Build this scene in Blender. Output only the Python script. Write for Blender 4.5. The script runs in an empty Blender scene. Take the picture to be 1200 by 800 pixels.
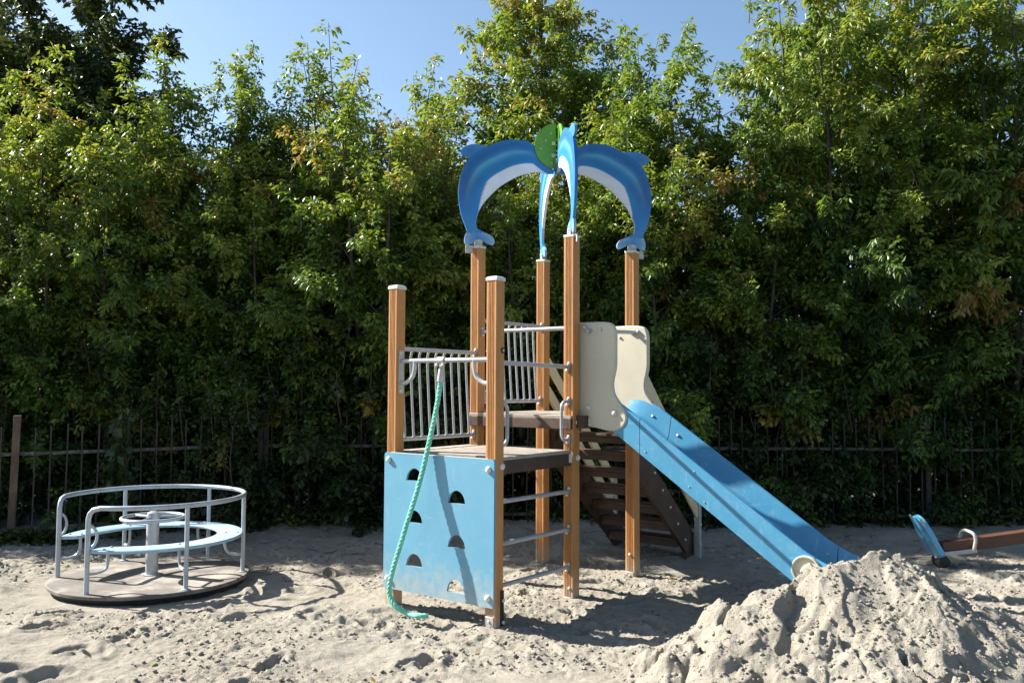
import bpy, bmesh, math
import numpy as np
from mathutils import Vector, Matrix, Quaternion

scene = bpy.context.scene
COL = scene.collection

# ------------------------------------------------------------------ camera
cam_d = bpy.data.cameras.new('camera')
cam = bpy.data.objects.new('camera', cam_d)
COL.objects.link(cam)
cam_d.sensor_width = 36.0
cam_d.lens = 36.0 * 1012.9 / 1200.0
cam_d.clip_end = 500
cam.matrix_world = (Matrix.Translation((0, 0, 1.685)) @ Matrix.Rotation(math.pi / 2 + 0.0513, 4, 'X')
                    @ Matrix.Rotation(0.005, 4, 'Z'))
scene.camera = cam

# ------------------------------------------------------------------ sky and sun
SUN_EL = math.radians(37.0)
SUN_BACK = math.radians(20.0)          # the sun stands to the left and this far behind the picture plane
sun_vec = Vector((-math.cos(SUN_BACK) * math.cos(SUN_EL), math.sin(SUN_BACK) * math.cos(SUN_EL), math.sin(SUN_EL)))
world = bpy.data.worlds.new('World')
scene.world = world
world.use_nodes = True
wn = world.node_tree
sky = wn.nodes.new('ShaderNodeTexSky')
sky.sky_type = 'NISHITA'
sky.sun_disc = False
sky.sun_elevation = SUN_EL
sky.sun_rotation = math.atan2(sun_vec.x, sun_vec.y)
sky.air_density = 1.0
sky.dust_density = 1.2
sky.ozone_density = 1.3
bgn = wn.nodes['Background']
bgn.inputs['Strength'].default_value = 0.051
sky_tint = wn.nodes.new('ShaderNodeMix'); sky_tint.data_type = 'RGBA'; sky_tint.blend_type = 'MULTIPLY'
sky_tint.inputs['Factor'].default_value = 1.0
sky_tint.inputs['B'].default_value = (1.10, 1.20, 1.22, 1)
wn.links.new(sky.outputs['Color'], sky_tint.inputs['A'])
wn.links.new(sky_tint.outputs['Result'], bgn.inputs['Color'])
sun_d = bpy.data.lights.new('sun', 'SUN')
sun_d.energy = 5.0
sun_d.angle = math.radians(0.5)
sun_d.color = (1.0, 0.955, 0.88)
sun = bpy.data.objects.new('sun', sun_d)
COL.objects.link(sun)
sun.rotation_euler = sun_vec.to_track_quat('Z', 'Y').to_euler()
sun.location = sun_vec * 40
scene.view_settings.view_transform = 'Standard'
scene.view_settings.look = 'None'
scene.view_settings.gamma = 1.0
scene.view_settings.exposure = 1.68
scene.view_settings.use_curve_mapping = False
scene.cycles.max_bounces = 5
scene.cycles.diffuse_bounces = 2
scene.cycles.glossy_bounces = 2
scene.cycles.transmission_bounces = 3
scene.cycles.transparent_max_bounces = 8

# ------------------------------------------------------------------ helpers
def tag(o, label=None, cat=None, group=None, kind=None):
    if label: o['label'] = label
    if cat: o['category'] = cat
    if group: o['group'] = group
    if kind: o['kind'] = kind
    return o

def empty(name, loc=(0, 0, 0), rz=0.0):
    o = bpy.data.objects.new(name, None)
    COL.objects.link(o)
    o.location = loc
    o.rotation_euler = (0, 0, rz)
    o.empty_display_size = 0.2
    return o

def link(name, me, parent=None):
    o = bpy.data.objects.new(name, me)
    COL.objects.link(o)
    if parent is not None:
        o.parent = parent
    return o

def np_mesh(name, v, f, mat=None, smooth=True, attrs=None):
    v = np.asarray(v, np.float32); f = np.asarray(f, np.int32)
    me = bpy.data.meshes.new(name)
    k = f.shape[1]; m = f.shape[0]
    me.vertices.add(len(v)); me.vertices.foreach_set('co', v.ravel())
    me.loops.add(m * k); me.loops.foreach_set('vertex_index', f.ravel())
    me.polygons.add(m)
    me.polygons.foreach_set('loop_start', np.arange(0, m * k, k, dtype=np.int32))
    me.polygons.foreach_set('use_smooth', np.full(m, smooth, bool))
    me.update(calc_edges=True)
    if attrs:
        for an, av in attrs.items():
            at = me.attributes.new(an, 'FLOAT', 'POINT')
            at.data.foreach_set('value', np.asarray(av, np.float32))
    if mat: me.materials.append(mat)
    return me

def V(*a):
    return Vector(a if len(a) > 1 else a[0])

def spline(pts, n=8, closed=False):
    """Catmull-Rom through points."""
    P = [np.asarray(p, float) for p in pts]
    out = []
    N = len(P)
    segs = N if closed else N - 1
    for i in range(segs):
        if closed:
            a, b, c, d = P[(i - 1) % N], P[i], P[(i + 1) % N], P[(i + 2) % N]
        else:
            b, c = P[i], P[i + 1]
            a = P[i - 1] if i else 2 * b - c
            d = P[i + 2] if i + 2 < N else 2 * c - b
        for k in range(n):
            t = k / n
            out.append(0.5 * (2 * b + (c - a) * t + (2 * a - 5 * b + 4 * c - d) * t * t + (3 * b - 3 * c + d - a) * t ** 3))
    if not closed: out.append(P[-1])
    return out

class MB:
    def __init__(s): s.v = []; s.f = []
    def quadbox(s, c, ax, ay, az):
        """box from centre and three half-axis vectors"""
        c, ax, ay, az = V(c), V(ax), V(ay), V(az)
        b = len(s.v)
        for k in (-1, 1):
            for j in (-1, 1):
                for i in (-1, 1):
                    s.v.append(c + i * ax + j * ay + k * az)
        for q in ((0, 2, 3, 1), (4, 5, 7, 6), (0, 1, 5, 4), (2, 6, 7, 3), (0, 4, 6, 2), (1, 3, 7, 5)):
            s.f.append(tuple(b + i for i in q))
        return s
    def box(s, x0, x1, y0, y1, z0, z1):
        return s.quadbox(((x0 + x1) / 2, (y0 + y1) / 2, (z0 + z1) / 2), ((x1 - x0) / 2, 0, 0), (0, (y1 - y0) / 2, 0), (0, 0, (z1 - z0) / 2))
    def beam(s, p0, p1, w, h, up=(0, 0, 1)):
        p0, p1 = V(p0), V(p1)
        d = (p1 - p0); L = d.length; d.normalize()
        sd = d.cross(V(up)).normalized(); u = sd.cross(d)
        return s.quadbox((p0 + p1) / 2, d * L / 2, sd * w / 2, u * h / 2)
    def tube(s, pts, r, seg=10, closed=False, caps=True):
        pts = [V(p) for p in pts]; n = len(pts)
        rr = r if hasattr(r, '__len__') else [r] * n
        b0 = len(s.v)
        tang = []
        for i in range(n):
            if closed: t = pts[(i + 1) % n] - pts[i - 1]
            else: t = pts[min(i + 1, n - 1)] - pts[max(i - 1, 0)]
            tang.append(t.normalized())
        t0 = tang[0]
        nrm = t0.orthogonal().normalized()
        if abs(t0.z) < 0.9: nrm = (V(0, 0, 1) - t0 * t0.z).normalized()
        for i in range(n):
            t = tang[i]
            nrm = (nrm - t * nrm.dot(t)).normalized()
            bn = t.cross(nrm)
            for k in range(seg):
                a = 2 * math.pi * k / seg
                s.v.append(pts[i] + (nrm * math.cos(a) + bn * math.sin(a)) * rr[i])
        m = n if closed else n - 1
        for i in range(m):
            for k in range(seg):
                a = b0 + i * seg + k; c = b0 + i * seg + (k + 1) % seg
                j = (i + 1) % n
                s.f.append((a, c, b0 + j * seg + (k + 1) % seg, b0 + j * seg + k))
        if caps and not closed:
            s.f.append(tuple(b0 + k for k in reversed(range(seg))))
            s.f.append(tuple(b0 + (n - 1) * seg + k for k in range(seg)))
        return s
    def lathe(s, c, axis, prof, seg=16):
        """prof: list of (radius, height along axis)"""
        c = V(c); ax = V(axis).normalized(); n1 = ax.orthogonal().normalized(); n2 = ax.cross(n1)
        b = len(s.v)
        for r, h in prof:
            for k in range(seg):
                a = 2 * math.pi * k / seg
                s.v.append(c + ax * h + (n1 * math.cos(a) + n2 * math.sin(a)) * r)
        for i in range(len(prof) - 1):
            for k in range(seg):
                k2 = (k + 1) % seg
                s.f.append((b + i * seg + k, b + i * seg + k2, b + (i + 1) * seg + k2, b + (i + 1) * seg + k))
        s.f.append(tuple(b + k for k in reversed(range(seg))))
        s.f.append(tuple(b + (len(prof) - 1) * seg + k for k in range(seg)))
        return s
    def prism(s, poly, fn, t0, t1):
        """extrude a 2-D polygon; fn(p, t) -> 3-D point"""
        b = len(s.v); n = len(poly)
        for t in (t0, t1):
            for p in poly: s.v.append(V(fn(p, t)))
        s.f.append(tuple(b + i for i in reversed(range(n))))
        s.f.append(tuple(b + n + i for i in range(n)))
        for i in range(n):
            j = (i + 1) % n
            s.f.append((b + i, b + j, b + n + j, b + n + i))
        return s
    def mesh(s, name, mat, smooth=35, fix=True):
        me = bpy.data.meshes.new(name)
        me.from_pydata([tuple(p) for p in s.v], [], s.f)
        if fix:
            bm = bmesh.new(); bm.from_mesh(me)
            bmesh.ops.recalc_face_normals(bm, faces=bm.faces[:])
            bm.to_mesh(me); bm.free()
        if smooth:
            me.polygons.foreach_set('use_smooth', np.full(len(me.polygons), True, bool))
            me.set_sharp_from_angle(angle=math.radians(smooth))
        me.materials.append(mat)
        return me
    def build(s, name, mat, parent=None, smooth=35, bevel=0.0, label=None, bseg=2):
        o = link(name, s.mesh(name, mat, smooth), parent)
        if bevel:
            b = o.modifiers.new('bevel', 'BEVEL'); b.width = bevel; b.segments = bseg; b.limit_method = 'ANGLE'
            b.angle_limit = math.radians(40); b.harden_normals = False
        if label: o['label'] = label
        return o

# numpy value-gradient noise ------------------------------------------------
_P = np.random.RandomState(7).rand(256, 256)
def vnoise(x, y, seed=0):
    x = x + seed * 37.17; y = y + seed * 91.7
    xi = np.floor(x).astype(int); yi = np.floor(y).astype(int)
    fx = x - xi; fy = y - yi
    fx = fx * fx * fx * (fx * (fx * 6 - 15) + 10); fy = fy * fy * fy * (fy * (fy * 6 - 15) + 10)
    a = _P[xi % 256, yi % 256]; b = _P[(xi + 1) % 256, yi % 256]
    c = _P[xi % 256, (yi + 1) % 256]; d = _P[(xi + 1) % 256, (yi + 1) % 256]
    return (a * (1 - fx) + b * fx) * (1 - fy) + (c * (1 - fx) + d * fx) * fy - 0.5
def rot2(x, y, a):
    return x * math.cos(a) - y * math.sin(a), x * math.sin(a) + y * math.cos(a)
def fbm(x, y, octaves, seed=0, gain=0.5, lac=2.03):
    s = 0; a = 1.0
    for i in range(octaves):
        x, y = rot2(x, y, 0.7)
        s = s + a * vnoise(x, y, seed + i); a *= gain; x = x * lac; y = y * lac
    return s

# ------------------------------------------------------------------ materials
def nt(name):
    m = bpy.data.materials.new(name); m.use_nodes = True
    t = m.node_tree
    return m, t, t.nodes['Principled BSDF'], t.nodes, t.links

def surf(name, col, rough=0.5, metal=0.0, var=0.12, scale=8.0, stretch=(1, 1, 1), bump=0.0, bscale=60.0,
         dirt=None, dirt_amt=0.0, dirt_scale=3.0, spec=0.5, coat=0.0, scuff=0.0, scuff_col=(0.6, 0.6, 0.58), dust_z=0.0):
    """plain painted / metal / wood surface with mottling, grain, dirt and fine relief"""
    m, t, b, N, L = nt(name)
    tc = N.new('ShaderNodeTexCoord'); mp = N.new('ShaderNodeMapping')
    mp.inputs['Scale'].default_value = stretch
    L.new(tc.outputs['Object'], mp.inputs['Vector'])
    n1 = N.new('ShaderNodeTexNoise'); n1.inputs['Scale'].default_value = scale; n1.inputs['Detail'].default_value = 6
    n1.inputs['Roughness'].default_value = 0.65
    L.new(mp.outputs['Vector'], n1.inputs['Vector'])
    mx = N.new('ShaderNodeMix'); mx.data_type = 'RGBA'
    c = np.array(col)
    mx.inputs['A'].default_value = (*np.clip(c * (1 - var), 0, 1), 1)
    mx.inputs['B'].default_value = (*np.clip(c * (1 + var), 0, 1), 1)
    mr = N.new('ShaderNodeMapRange'); mr.inputs['From Min'].default_value = 0.3; mr.inputs['From Max'].default_value = 0.7
    L.new(n1.outputs['Fac'], mr.inputs['Value']); L.new(mr.outputs['Result'], mx.inputs['Factor'])
    out = mx.outputs['Result']
    if dirt:
        n2 = N.new('ShaderNodeTexNoise'); n2.inputs['Scale'].default_value = dirt_scale; n2.inputs['Detail'].default_value = 8
        n2.inputs['Roughness'].default_value = 0.7
        L.new(tc.outputs['Object'], n2.inputs['Vector'])
        r2 = N.new('ShaderNodeMapRange'); r2.inputs['From Min'].default_value = 0.48; r2.inputs['From Max'].default_value = 0.72
        r2.inputs['To Max'].default_value = dirt_amt
        L.new(n2.outputs['Fac'], r2.inputs['Value'])
        m2 = N.new('ShaderNodeMix'); m2.data_type = 'RGBA'
        L.new(r2.outputs['Result'], m2.inputs['Factor']); L.new(out, m2.inputs['A']); m2.inputs['B'].default_value = (*dirt, 1)
        out = m2.outputs['Result']
    if scuff:
        for k_, (sc_, th) in enumerate((((26, 26, 5), 0.62), ((5, 9, 30), 0.64))):
            m3 = N.new('ShaderNodeMapping'); m3.inputs['Scale'].default_value = sc_; m3.inputs['Rotation'].default_value = (0.3, 0.2 + k_, 0.4)
            L.new(tc.outputs['Object'], m3.inputs['Vector'])
            n4 = N.new('ShaderNodeTexNoise'); n4.inputs['Scale'].default_value = 1.0; n4.inputs['Detail'].default_value = 5
            L.new(m3.outputs['Vector'], n4.inputs['Vector'])
            r4 = N.new('ShaderNodeMapRange'); r4.inputs['From Min'].default_value = th; r4.inputs['From Max'].default_value = th + 0.07; r4.inputs['To Max'].default_value = scuff
            L.new(n4.outputs['Fac'], r4.inputs['Value'])
            m4 = N.new('ShaderNodeMix'); m4.data_type = 'RGBA'
            L.new(r4.outputs['Result'], m4.inputs['Factor']); L.new(out, m4.inputs['A']); m4.inputs['B'].default_value = (*scuff_col, 1)
            out = m4.outputs['Result']
    if dust_z:
        sx_ = N.new('ShaderNodeSeparateXYZ'); L.new(tc.outputs['Object'], sx_.inputs['Vector'])
        n5 = N.new('ShaderNodeTexNoise'); n5.inputs['Scale'].default_value = 14; n5.inputs['Detail'].default_value = 8; n5.inputs['Roughness'].default_value = 0.75
        L.new(tc.outputs['Object'], n5.inputs['Vector'])
        ma = N.new('ShaderNodeMath'); ma.operation = 'MULTIPLY_ADD'; ma.inputs[1].default_value = -dust_z * 2.4; ma.inputs[2].default_value = dust_z * 1.2
        L.new(n5.outputs['Fac'], ma.inputs[0])
        mb_ = N.new('ShaderNodeMath'); mb_.operation = 'ADD'; L.new(sx_.outputs['Z'], mb_.inputs[0]); L.new(ma.outputs['Value'], mb_.inputs[1])
        r5 = N.new('ShaderNodeMapRange'); r5.inputs['From Min'].default_value = dust_z; r5.inputs['From Max'].default_value = dust_z * 0.2; r5.inputs['To Min'].default_value = 0.0; r5.inputs['To Max'].default_value = 0.6
        L.new(mb_.outputs['Value'], r5.inputs['Value'])
        m5 = N.new('ShaderNodeMix'); m5.data_type = 'RGBA'
        L.new(r5.outputs['Result'], m5.inputs['Factor']); L.new(out, m5.inputs['A']); m5.inputs['B'].default_value = (0.42, 0.38, 0.31, 1)
        out = m5.outputs['Result']
    L.new(out, b.inputs['Base Color'])
    rr = N.new('ShaderNodeMapRange'); rr.inputs['To Min'].default_value = max(0.05, rough - 0.1); rr.inputs['To Max'].default_value = min(1, rough + 0.12)
    L.new(n1.outputs['Fac'], rr.inputs['Value']); L.new(rr.outputs['Result'], b.inputs['Roughness'])
    b.inputs['Metallic'].default_value = metal
    b.inputs['Specular IOR Level'].default_value = spec
    if coat:
        b.inputs['Coat Weight'].default_value = coat; b.inputs['Coat Roughness'].default_value = 0.2
    if bump:
        n3 = N.new('ShaderNodeTexNoise'); n3.inputs['Scale'].default_value = bscale; n3.inputs['Detail'].default_value = 4
        L.new(mp.outputs['Vector'], n3.inputs['Vector'])
        bp = N.new('ShaderNodeBump'); bp.inputs['Strength'].default_value = bump; bp.inputs['Distance'].default_value = 0.004
        L.new(n3.outputs['Fac'], bp.inputs['Height']); L.new(bp.outputs['Normal'], b.inputs['Normal'])
    return m

M = {}
M['post'] = surf('post_wood_composite', (0.44, 0.20, 0.060), 0.55, var=0.15, scale=5, stretch=(7, 7, 0.5), bump=0.35, bscale=26,
                 dirt=(0.22, 0.12, 0.055), dirt_amt=0.4, dirt_scale=2.2, scuff=0.12, scuff_col=(0.40, 0.27, 0.15), dust_z=0.22)
M['blue'] = surf('blue_panel', (0.115, 0.305, 0.435), 0.42, var=0.05, scale=3, bump=0.08, bscale=220,
                 dirt=(0.22, 0.36, 0.44), dirt_amt=0.2, dirt_scale=4, scuff=0.14, scuff_col=(0.36, 0.48, 0.54), dust_z=0.42)
M['slide'] = surf('blue_slide_plastic', (0.060, 0.25, 0.405), 0.34, var=0.06, scale=3, bump=0.06, bscale=160,
                  dirt=(0.22, 0.38, 0.48), dirt_amt=0.35, dirt_scale=5, scuff=0.22, scuff_col=(0.32, 0.48, 0.56))
M['beige'] = surf('beige_plastic', (0.52, 0.48, 0.37), 0.5, var=0.05, scale=4, bump=0.08, bscale=200,
                  dirt=(0.42, 0.38, 0.29), dirt_amt=0.45, dirt_scale=3, scuff=0.3, scuff_col=(0.40, 0.36, 0.28))
M['beigeboard'] = surf('beige_board', (0.62, 0.52, 0.33), 0.55, var=0.08, scale=6, bump=0.1, dirt=(0.4, 0.33, 0.22), dirt_amt=0.3)
M['white'] = surf('white_plastic_cap', (0.58, 0.57, 0.535), 0.4, var=0.06, scale=20, dirt=(0.4, 0.38, 0.33), dirt_amt=0.4, dirt_scale=12)
M['steel'] = surf('grey_painted_steel', (0.40, 0.41, 0.43), 0.36, metal=0.35, var=0.1, scale=14, bump=0.05,
                  dirt=(0.25, 0.24, 0.22), dirt_amt=0.35, dirt_scale=9)
M['galv'] = surf('galvanised_steel', (0.46, 0.45, 0.42), 0.5, metal=0.5, var=0.2, scale=30, dirt=(0.3, 0.27, 0.22), dirt_amt=0.5, dirt_scale=14)
M['brown'] = surf('dark_brown_timber', (0.055, 0.027, 0.017), 0.6, var=0.25, scale=7, stretch=(1.2, 6, 8), bump=0.25, bscale=30,
                  dirt=(0.16, 0.11, 0.08), dirt_amt=0.4, dirt_scale=4)
M['deckwood'] = surf('weathered_deck_board', (0.28, 0.24, 0.195), 0.8, var=0.22, scale=8, stretch=(8, 1, 8), bump=0.35, bscale=34,
                     dirt=(0.5, 0.46, 0.38), dirt_amt=0.5, dirt_scale=3)
M['black'] = surf('black_rubber', (0.018, 0.018, 0.02), 0.7, var=0.2)
M['green'] = surf('green_ball_panel', (0.12, 0.31, 0.022), 0.4, var=0.06, scale=5, dirt=(0.25, 0.4, 0.12), dirt_amt=0.3, dirt_scale=12)
M['rope'] = surf('green_rope_fibre', (0.16, 0.56, 0.42), 0.65, var=0.25, scale=60, bump=0.6, bscale=500,
                 dirt=(0.45, 0.62, 0.52), dirt_amt=0.55, dirt_scale=40)
M['bench'] = surf('pale_blue_bench', (0.27, 0.41, 0.53), 0.38, var=0.06, scale=5, dirt=(0.50, 0.50, 0.46), dirt_amt=0.5, dirt_scale=6, scuff=0.35, scuff_col=(0.5, 0.53, 0.54))
M['carsteel'] = surf('pale_blue_grey_steel', (0.36, 0.41, 0.46), 0.4, metal=0.25, var=0.1, scale=12, dirt=(0.28, 0.25, 0.20), dirt_amt=0.6, dirt_scale=10, scuff=0.3, scuff_col=(0.2, 0.14, 0.10))
M['cardeck'] = surf('sandy_plywood_deck', (0.125, 0.108, 0.092), 0.8, var=0.25, scale=6, bump=0.25, bscale=80,
                    dirt=(0.40, 0.365, 0.31), dirt_amt=0.85, dirt_scale=2.6, scuff=0.3, scuff_col=(0.3, 0.27, 0.23))
M['iron'] = surf('rusty_fence_iron', (0.035, 0.029, 0.025), 0.75, metal=0.2, var=0.4, scale=20, bump=0.3, bscale=80,
                 dirt=(0.13, 0.095, 0.07), dirt_amt=0.6, dirt_scale=9)
M['ironrail'] = surf('peeling_fence_rail', (0.06, 0.052, 0.045), 0.75, metal=0.1, var=0.4, scale=20, bump=0.3, bscale=80,
                     dirt=(0.27, 0.25, 0.22), dirt_amt=0.8, dirt_scale=11)
M['fencewood'] = surf('old_fence_post', (0.085, 0.058, 0.038), 0.8, var=0.35, scale=8, stretch=(8, 8, 1), bump=0.4, bscale=30,
                      dirt=(0.2, 0.15, 0.10), dirt_amt=0.6)
M['seesawwood'] = surf('seesaw_beam_timber', (0.08, 0.034, 0.017), 0.55, var=0.2, scale=6, stretch=(1, 8, 8), bump=0.2, bscale=30)
M['seesawblue'] = surf('seesaw_blue_plastic', (0.09, 0.33, 0.53), 0.35, var=0.06, scale=6)
M['bark'] = surf('grey_brown_bark', (0.085, 0.065, 0.048), 0.9, var=0.35, scale=10, stretch=(3, 3, 0.8), bump=0.6, bscale=25)

def sand_material(name='sand'):
    m, t, b, N, L = nt(name)
    tc = N.new('ShaderNodeTexCoord')
    def noise(scale, det=6, rough=0.6):
        n = N.new('ShaderNodeTexNoise'); n.inputs['Scale'].default_value = scale; n.inputs['Detail'].default_value = det
        n.inputs['Roughness'].default_value = rough; L.new(tc.outputs['Object'], n.inputs['Vector']); return n
    a = noise(0.9); c = noise(9, 8, 0.7); g = noise(260, 3, 0.7)
    cr = N.new('ShaderNodeValToRGB')
    cr.color_ramp.elements[0].position = 0.3; cr.color_ramp.elements[0].color = (0.275, 0.245, 0.197, 1)
    cr.color_ramp.elements[1].position = 0.7; cr.color_ramp.elements[1].color = (0.41, 0.375, 0.312, 1)
    ad = N.new('ShaderNodeMix'); ad.data_type = 'FLOAT'; ad.inputs['Factor'].default_value = 0.55
    L.new(a.outputs['Fac'], ad.inputs['A']); L.new(c.outputs['Fac'], ad.inputs['B'])
    L.new(ad.outputs['Result'], cr.inputs['Fac'])
    gm = N.new('ShaderNodeMix'); gm.data_type = 'RGBA'; gm.blend_type = 'MULTIPLY'; gm.inputs['Factor'].default_value = 0.6
    gr = N.new('ShaderNodeMapRange'); gr.inputs['From Min'].default_value = 0.3; gr.inputs['From Max'].default_value = 0.7
    gr.inputs['To Min'].default_value = 0.62; gr.inputs['To Max'].default_value = 1.15
    L.new(g.outputs['Fac'], gr.inputs['Value']); L.new(cr.outputs['Color'], gm.inputs['A'])
    cc = N.new('ShaderNodeCombineColor')
    for k in ('Red', 'Green', 'Blue'): L.new(gr.outputs['Result'], cc.inputs[k])
    L.new(cc.outputs['Color'], gm.inputs['B'])
    L.new(gm.outputs['Result'], b.inputs['Base Color'])
    b.inputs['Roughness'].default_value = 0.95; b.inputs['Specular IOR Level'].default_value = 0.15
    h1 = noise(45, 6, 0.75); h2 = noise(170, 4, 0.75)
    ms = N.new('ShaderNodeMath'); ms.operation = 'MULTIPLY_ADD'; ms.inputs[1].default_value = 0.35
    L.new(h2.outputs['Fac'], ms.inputs[0]); L.new(h1.outputs['Fac'], ms.inputs[2])
    bp = N.new('ShaderNodeBump'); bp.inputs['Strength'].default_value = 1.0; bp.inputs['Distance'].default_value = 0.02
    L.new(ms.outputs['Value'], bp.inputs['Height']); L.new(bp.outputs['Normal'], b.inputs['Normal'])
    return m
M['sand'] = sand_material()
M['soil'] = surf('dark_leaf_soil', (0.05, 0.038, 0.026), 0.95, var=0.4, scale=6, bump=0.8, bscale=30, dirt=(0.16, 0.11, 0.06), dirt_amt=0.6, dirt_scale=12)

def leaf_material(name, stops, trans=0.34, rough=0.42):
    m, t, b, N, L = nt(name)
    at = N.new('ShaderNodeAttribute'); at.attribute_name = 'tint'
    oi = N.new('ShaderNodeObjectInfo')
    ad = N.new('ShaderNodeMath'); ad.operation = 'MULTIPLY_ADD'; ad.inputs[1].default_value = 0.10
    L.new(oi.outputs['Random'], ad.inputs[0]); L.new(at.outputs['Fac'], ad.inputs[2])
    cr = N.new('ShaderNodeValToRGB')
    els = cr.color_ramp.elements
    els[0].position, els[0].color = stops[0][0], (*stops[0][1], 1)
    els[1].position, els[1].color = stops[-1][0], (*stops[-1][1], 1)
    for p, c in stops[1:-1]:
        e = els.new(p); e.color = (*c, 1)
    L.new(ad.outputs['Value'], cr.inputs['Fac'])
    L.new(cr.outputs['Color'], b.inputs['Base Color'])
    b.inputs['Roughness'].default_value = rough; b.inputs['Specular IOR Level'].default_value = 0.45
    tr = N.new('ShaderNodeBsdfTranslucent')
    hs = N.new('ShaderNodeHueSaturation'); hs.inputs['Hue'].default_value = 0.49; hs.inputs['Saturation'].default_value = 1.1; hs.inputs['Value'].default_value = 1.35
    L.new(cr.outputs['Color'], hs.inputs['Color']); L.new(hs.outputs['Color'], tr.inputs['Color'])
    mx = N.new('ShaderNodeMixShader'); mx.inputs['Fac'].default_value = trans
    L.new(b.outputs['BSDF'], mx.inputs[1]); L.new(tr.outputs['BSDF'], mx.inputs[2])
    L.new(mx.outputs['Shader'], N['Material Output'].inputs['Surface'])
    return m
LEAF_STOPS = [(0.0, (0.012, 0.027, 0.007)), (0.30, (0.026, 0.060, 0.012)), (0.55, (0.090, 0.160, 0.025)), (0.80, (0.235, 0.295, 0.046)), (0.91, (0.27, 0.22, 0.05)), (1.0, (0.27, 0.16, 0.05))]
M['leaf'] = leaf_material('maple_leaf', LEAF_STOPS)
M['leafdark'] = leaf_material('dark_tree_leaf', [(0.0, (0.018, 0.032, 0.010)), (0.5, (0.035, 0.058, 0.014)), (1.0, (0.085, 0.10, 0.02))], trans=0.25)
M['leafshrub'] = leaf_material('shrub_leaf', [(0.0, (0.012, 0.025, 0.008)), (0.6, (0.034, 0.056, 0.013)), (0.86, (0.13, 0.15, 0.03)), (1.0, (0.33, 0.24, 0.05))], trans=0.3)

# ------------------------------------------------------------------ ground
rs = np.random.RandomState(3)
CAR = (-3.07, 7.48)        # merry-go-round centre
feet = []
for i in range(250):
    x = rs.uniform(-5.2, 4.6); y = rs.uniform(4.3, 9.4)
    feet.append((x, y, rs.uniform(0, math.pi), rs.uniform(0.10, 0.17), rs.uniform(0.045, 0.075), rs.uniform(0.014, 0.034)))
POSTS_W = []
def sand_h(x, y, fine=True):
    h = 0.05 * fbm(x * 0.55, y * 0.55, 2, 1)
    h = h + 0.045 * vnoise(x * 2.1, y * 2.6, 5) + 0.022 * vnoise(x * 4.7 + 3, y * 5.6, 9)
    b = fbm(x * 9, y * 10, 3, 21, 0.55)
    h = h + 0.016 * b
    if fine:
        msk = np.clip(vnoise(x * 1.3, y * 1.5, 31) * 2.2 + 0.55, 0, 1)
        r = np.abs(fbm(x * 15, y * 15, 2, 41, 0.6))
        h = h + msk * 0.020 * (0.35 - r) + (0.006 + 0.010 * msk) * vnoise(x * 40, y * 40, 51) + (0.004 + 0.008 * msk) * vnoise(x * 75, y * 75, 61)
    for fx, fy, a, L_, W_, d in feet:
        dx = x - fx; dy = y - fy
        m = (np.abs(dx) < 0.35) & (np.abs(dy) < 0.35)
        if not np.any(m): continue
        u, v = rot2(dx[m], dy[m], -a)
        q = np.sqrt((u / L_) ** 2 + (v / W_) ** 2)
        add = -d * np.clip(1.25 - q ** 3, -0.0, 1) + 0.5 * d * np.exp(-((q - 1.35) / 0.28) ** 2)
        h[m] += add
    # levelled under the merry-go-round
    rc = np.sqrt((x - CAR[0]) ** 2 + (y - CAR[1]) ** 2)
    k = np.clip((1.15 - rc) / 0.3, 0, 1); k = k * k * (3 - 2 * k)
    h = h * (1 - k) + k * (-0.015 + 0.25 * h)
    # a gentle bank towards the fence
    h = h + 0.10 * np.clip((y - 8.6) / 1.6, 0, 1) ** 2
    h = h + 0.05 * np.clip((-x - 3.9) / 1.2, 0, 1)
    # flatter round the tower feet
    for px, py in POSTS_W:
        q = np.exp(-((x - px) ** 2 + (y - py) ** 2) / 0.05)
        h = h * (1 - 0.7 * q) + 0.02 * q
    return h
A_T = 0.9308; BX, BY = -0.1178, 6.1275
ca, sa = math.cos(A_T), math.sin(A_T)
def l2w(x, y, z=0.0): return (BX + x * ca - y * sa, BY + x * sa + y * ca, z)
SV = 0.97
for k in range(3):
    for y_ in (0, SV): POSTS_W.append(l2w(k, y_)[:2])

gx = np.concatenate([np.linspace(-9.5, -5.6, 30)[:-1], np.linspace(-5.6, 5.4, 760), np.linspace(5.4, 9.5, 30)[1:]])
gy = [2.0]
while gy[-1] < 10.6:
    y = gy[-1]; gy.append(y + (0.10 if y < 4.1 else 0.0026 * y))
gy = np.array(gy)
GX, GY = np.meshgrid(gx, gy)
H = sand_h(GX.ravel().copy(), GY.ravel().copy()).reshape(GX.shape)
edge = np.clip((GY - 10.25) / 0.35, 0, 1) + np.clip((-GX - 8.6) / 0.9, 0, 1) + np.clip((GX - 8.6) / 0.9, 0, 1) + np.clip((2.6 - GY) / 0.6, 0, 1)
H = H - 0.3 * np.clip(edge, 0, 1)
nv, nu = GX.shape
idx = np.arange(nv * nu).reshape(nv, nu)
quads = np.stack([idx[:-1, :-1], idx[:-1, 1:], idx[1:, 1:], idx[1:, :-1]], -1).reshape(-1, 4)
ground = link('sand_ground', np_mesh('sand_ground', np.stack([GX.ravel(), GY.ravel(), H.ravel()], 1), quads, M['sand']))
tag(ground, 'pale churned sand of the play area', None, kind='structure')

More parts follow.
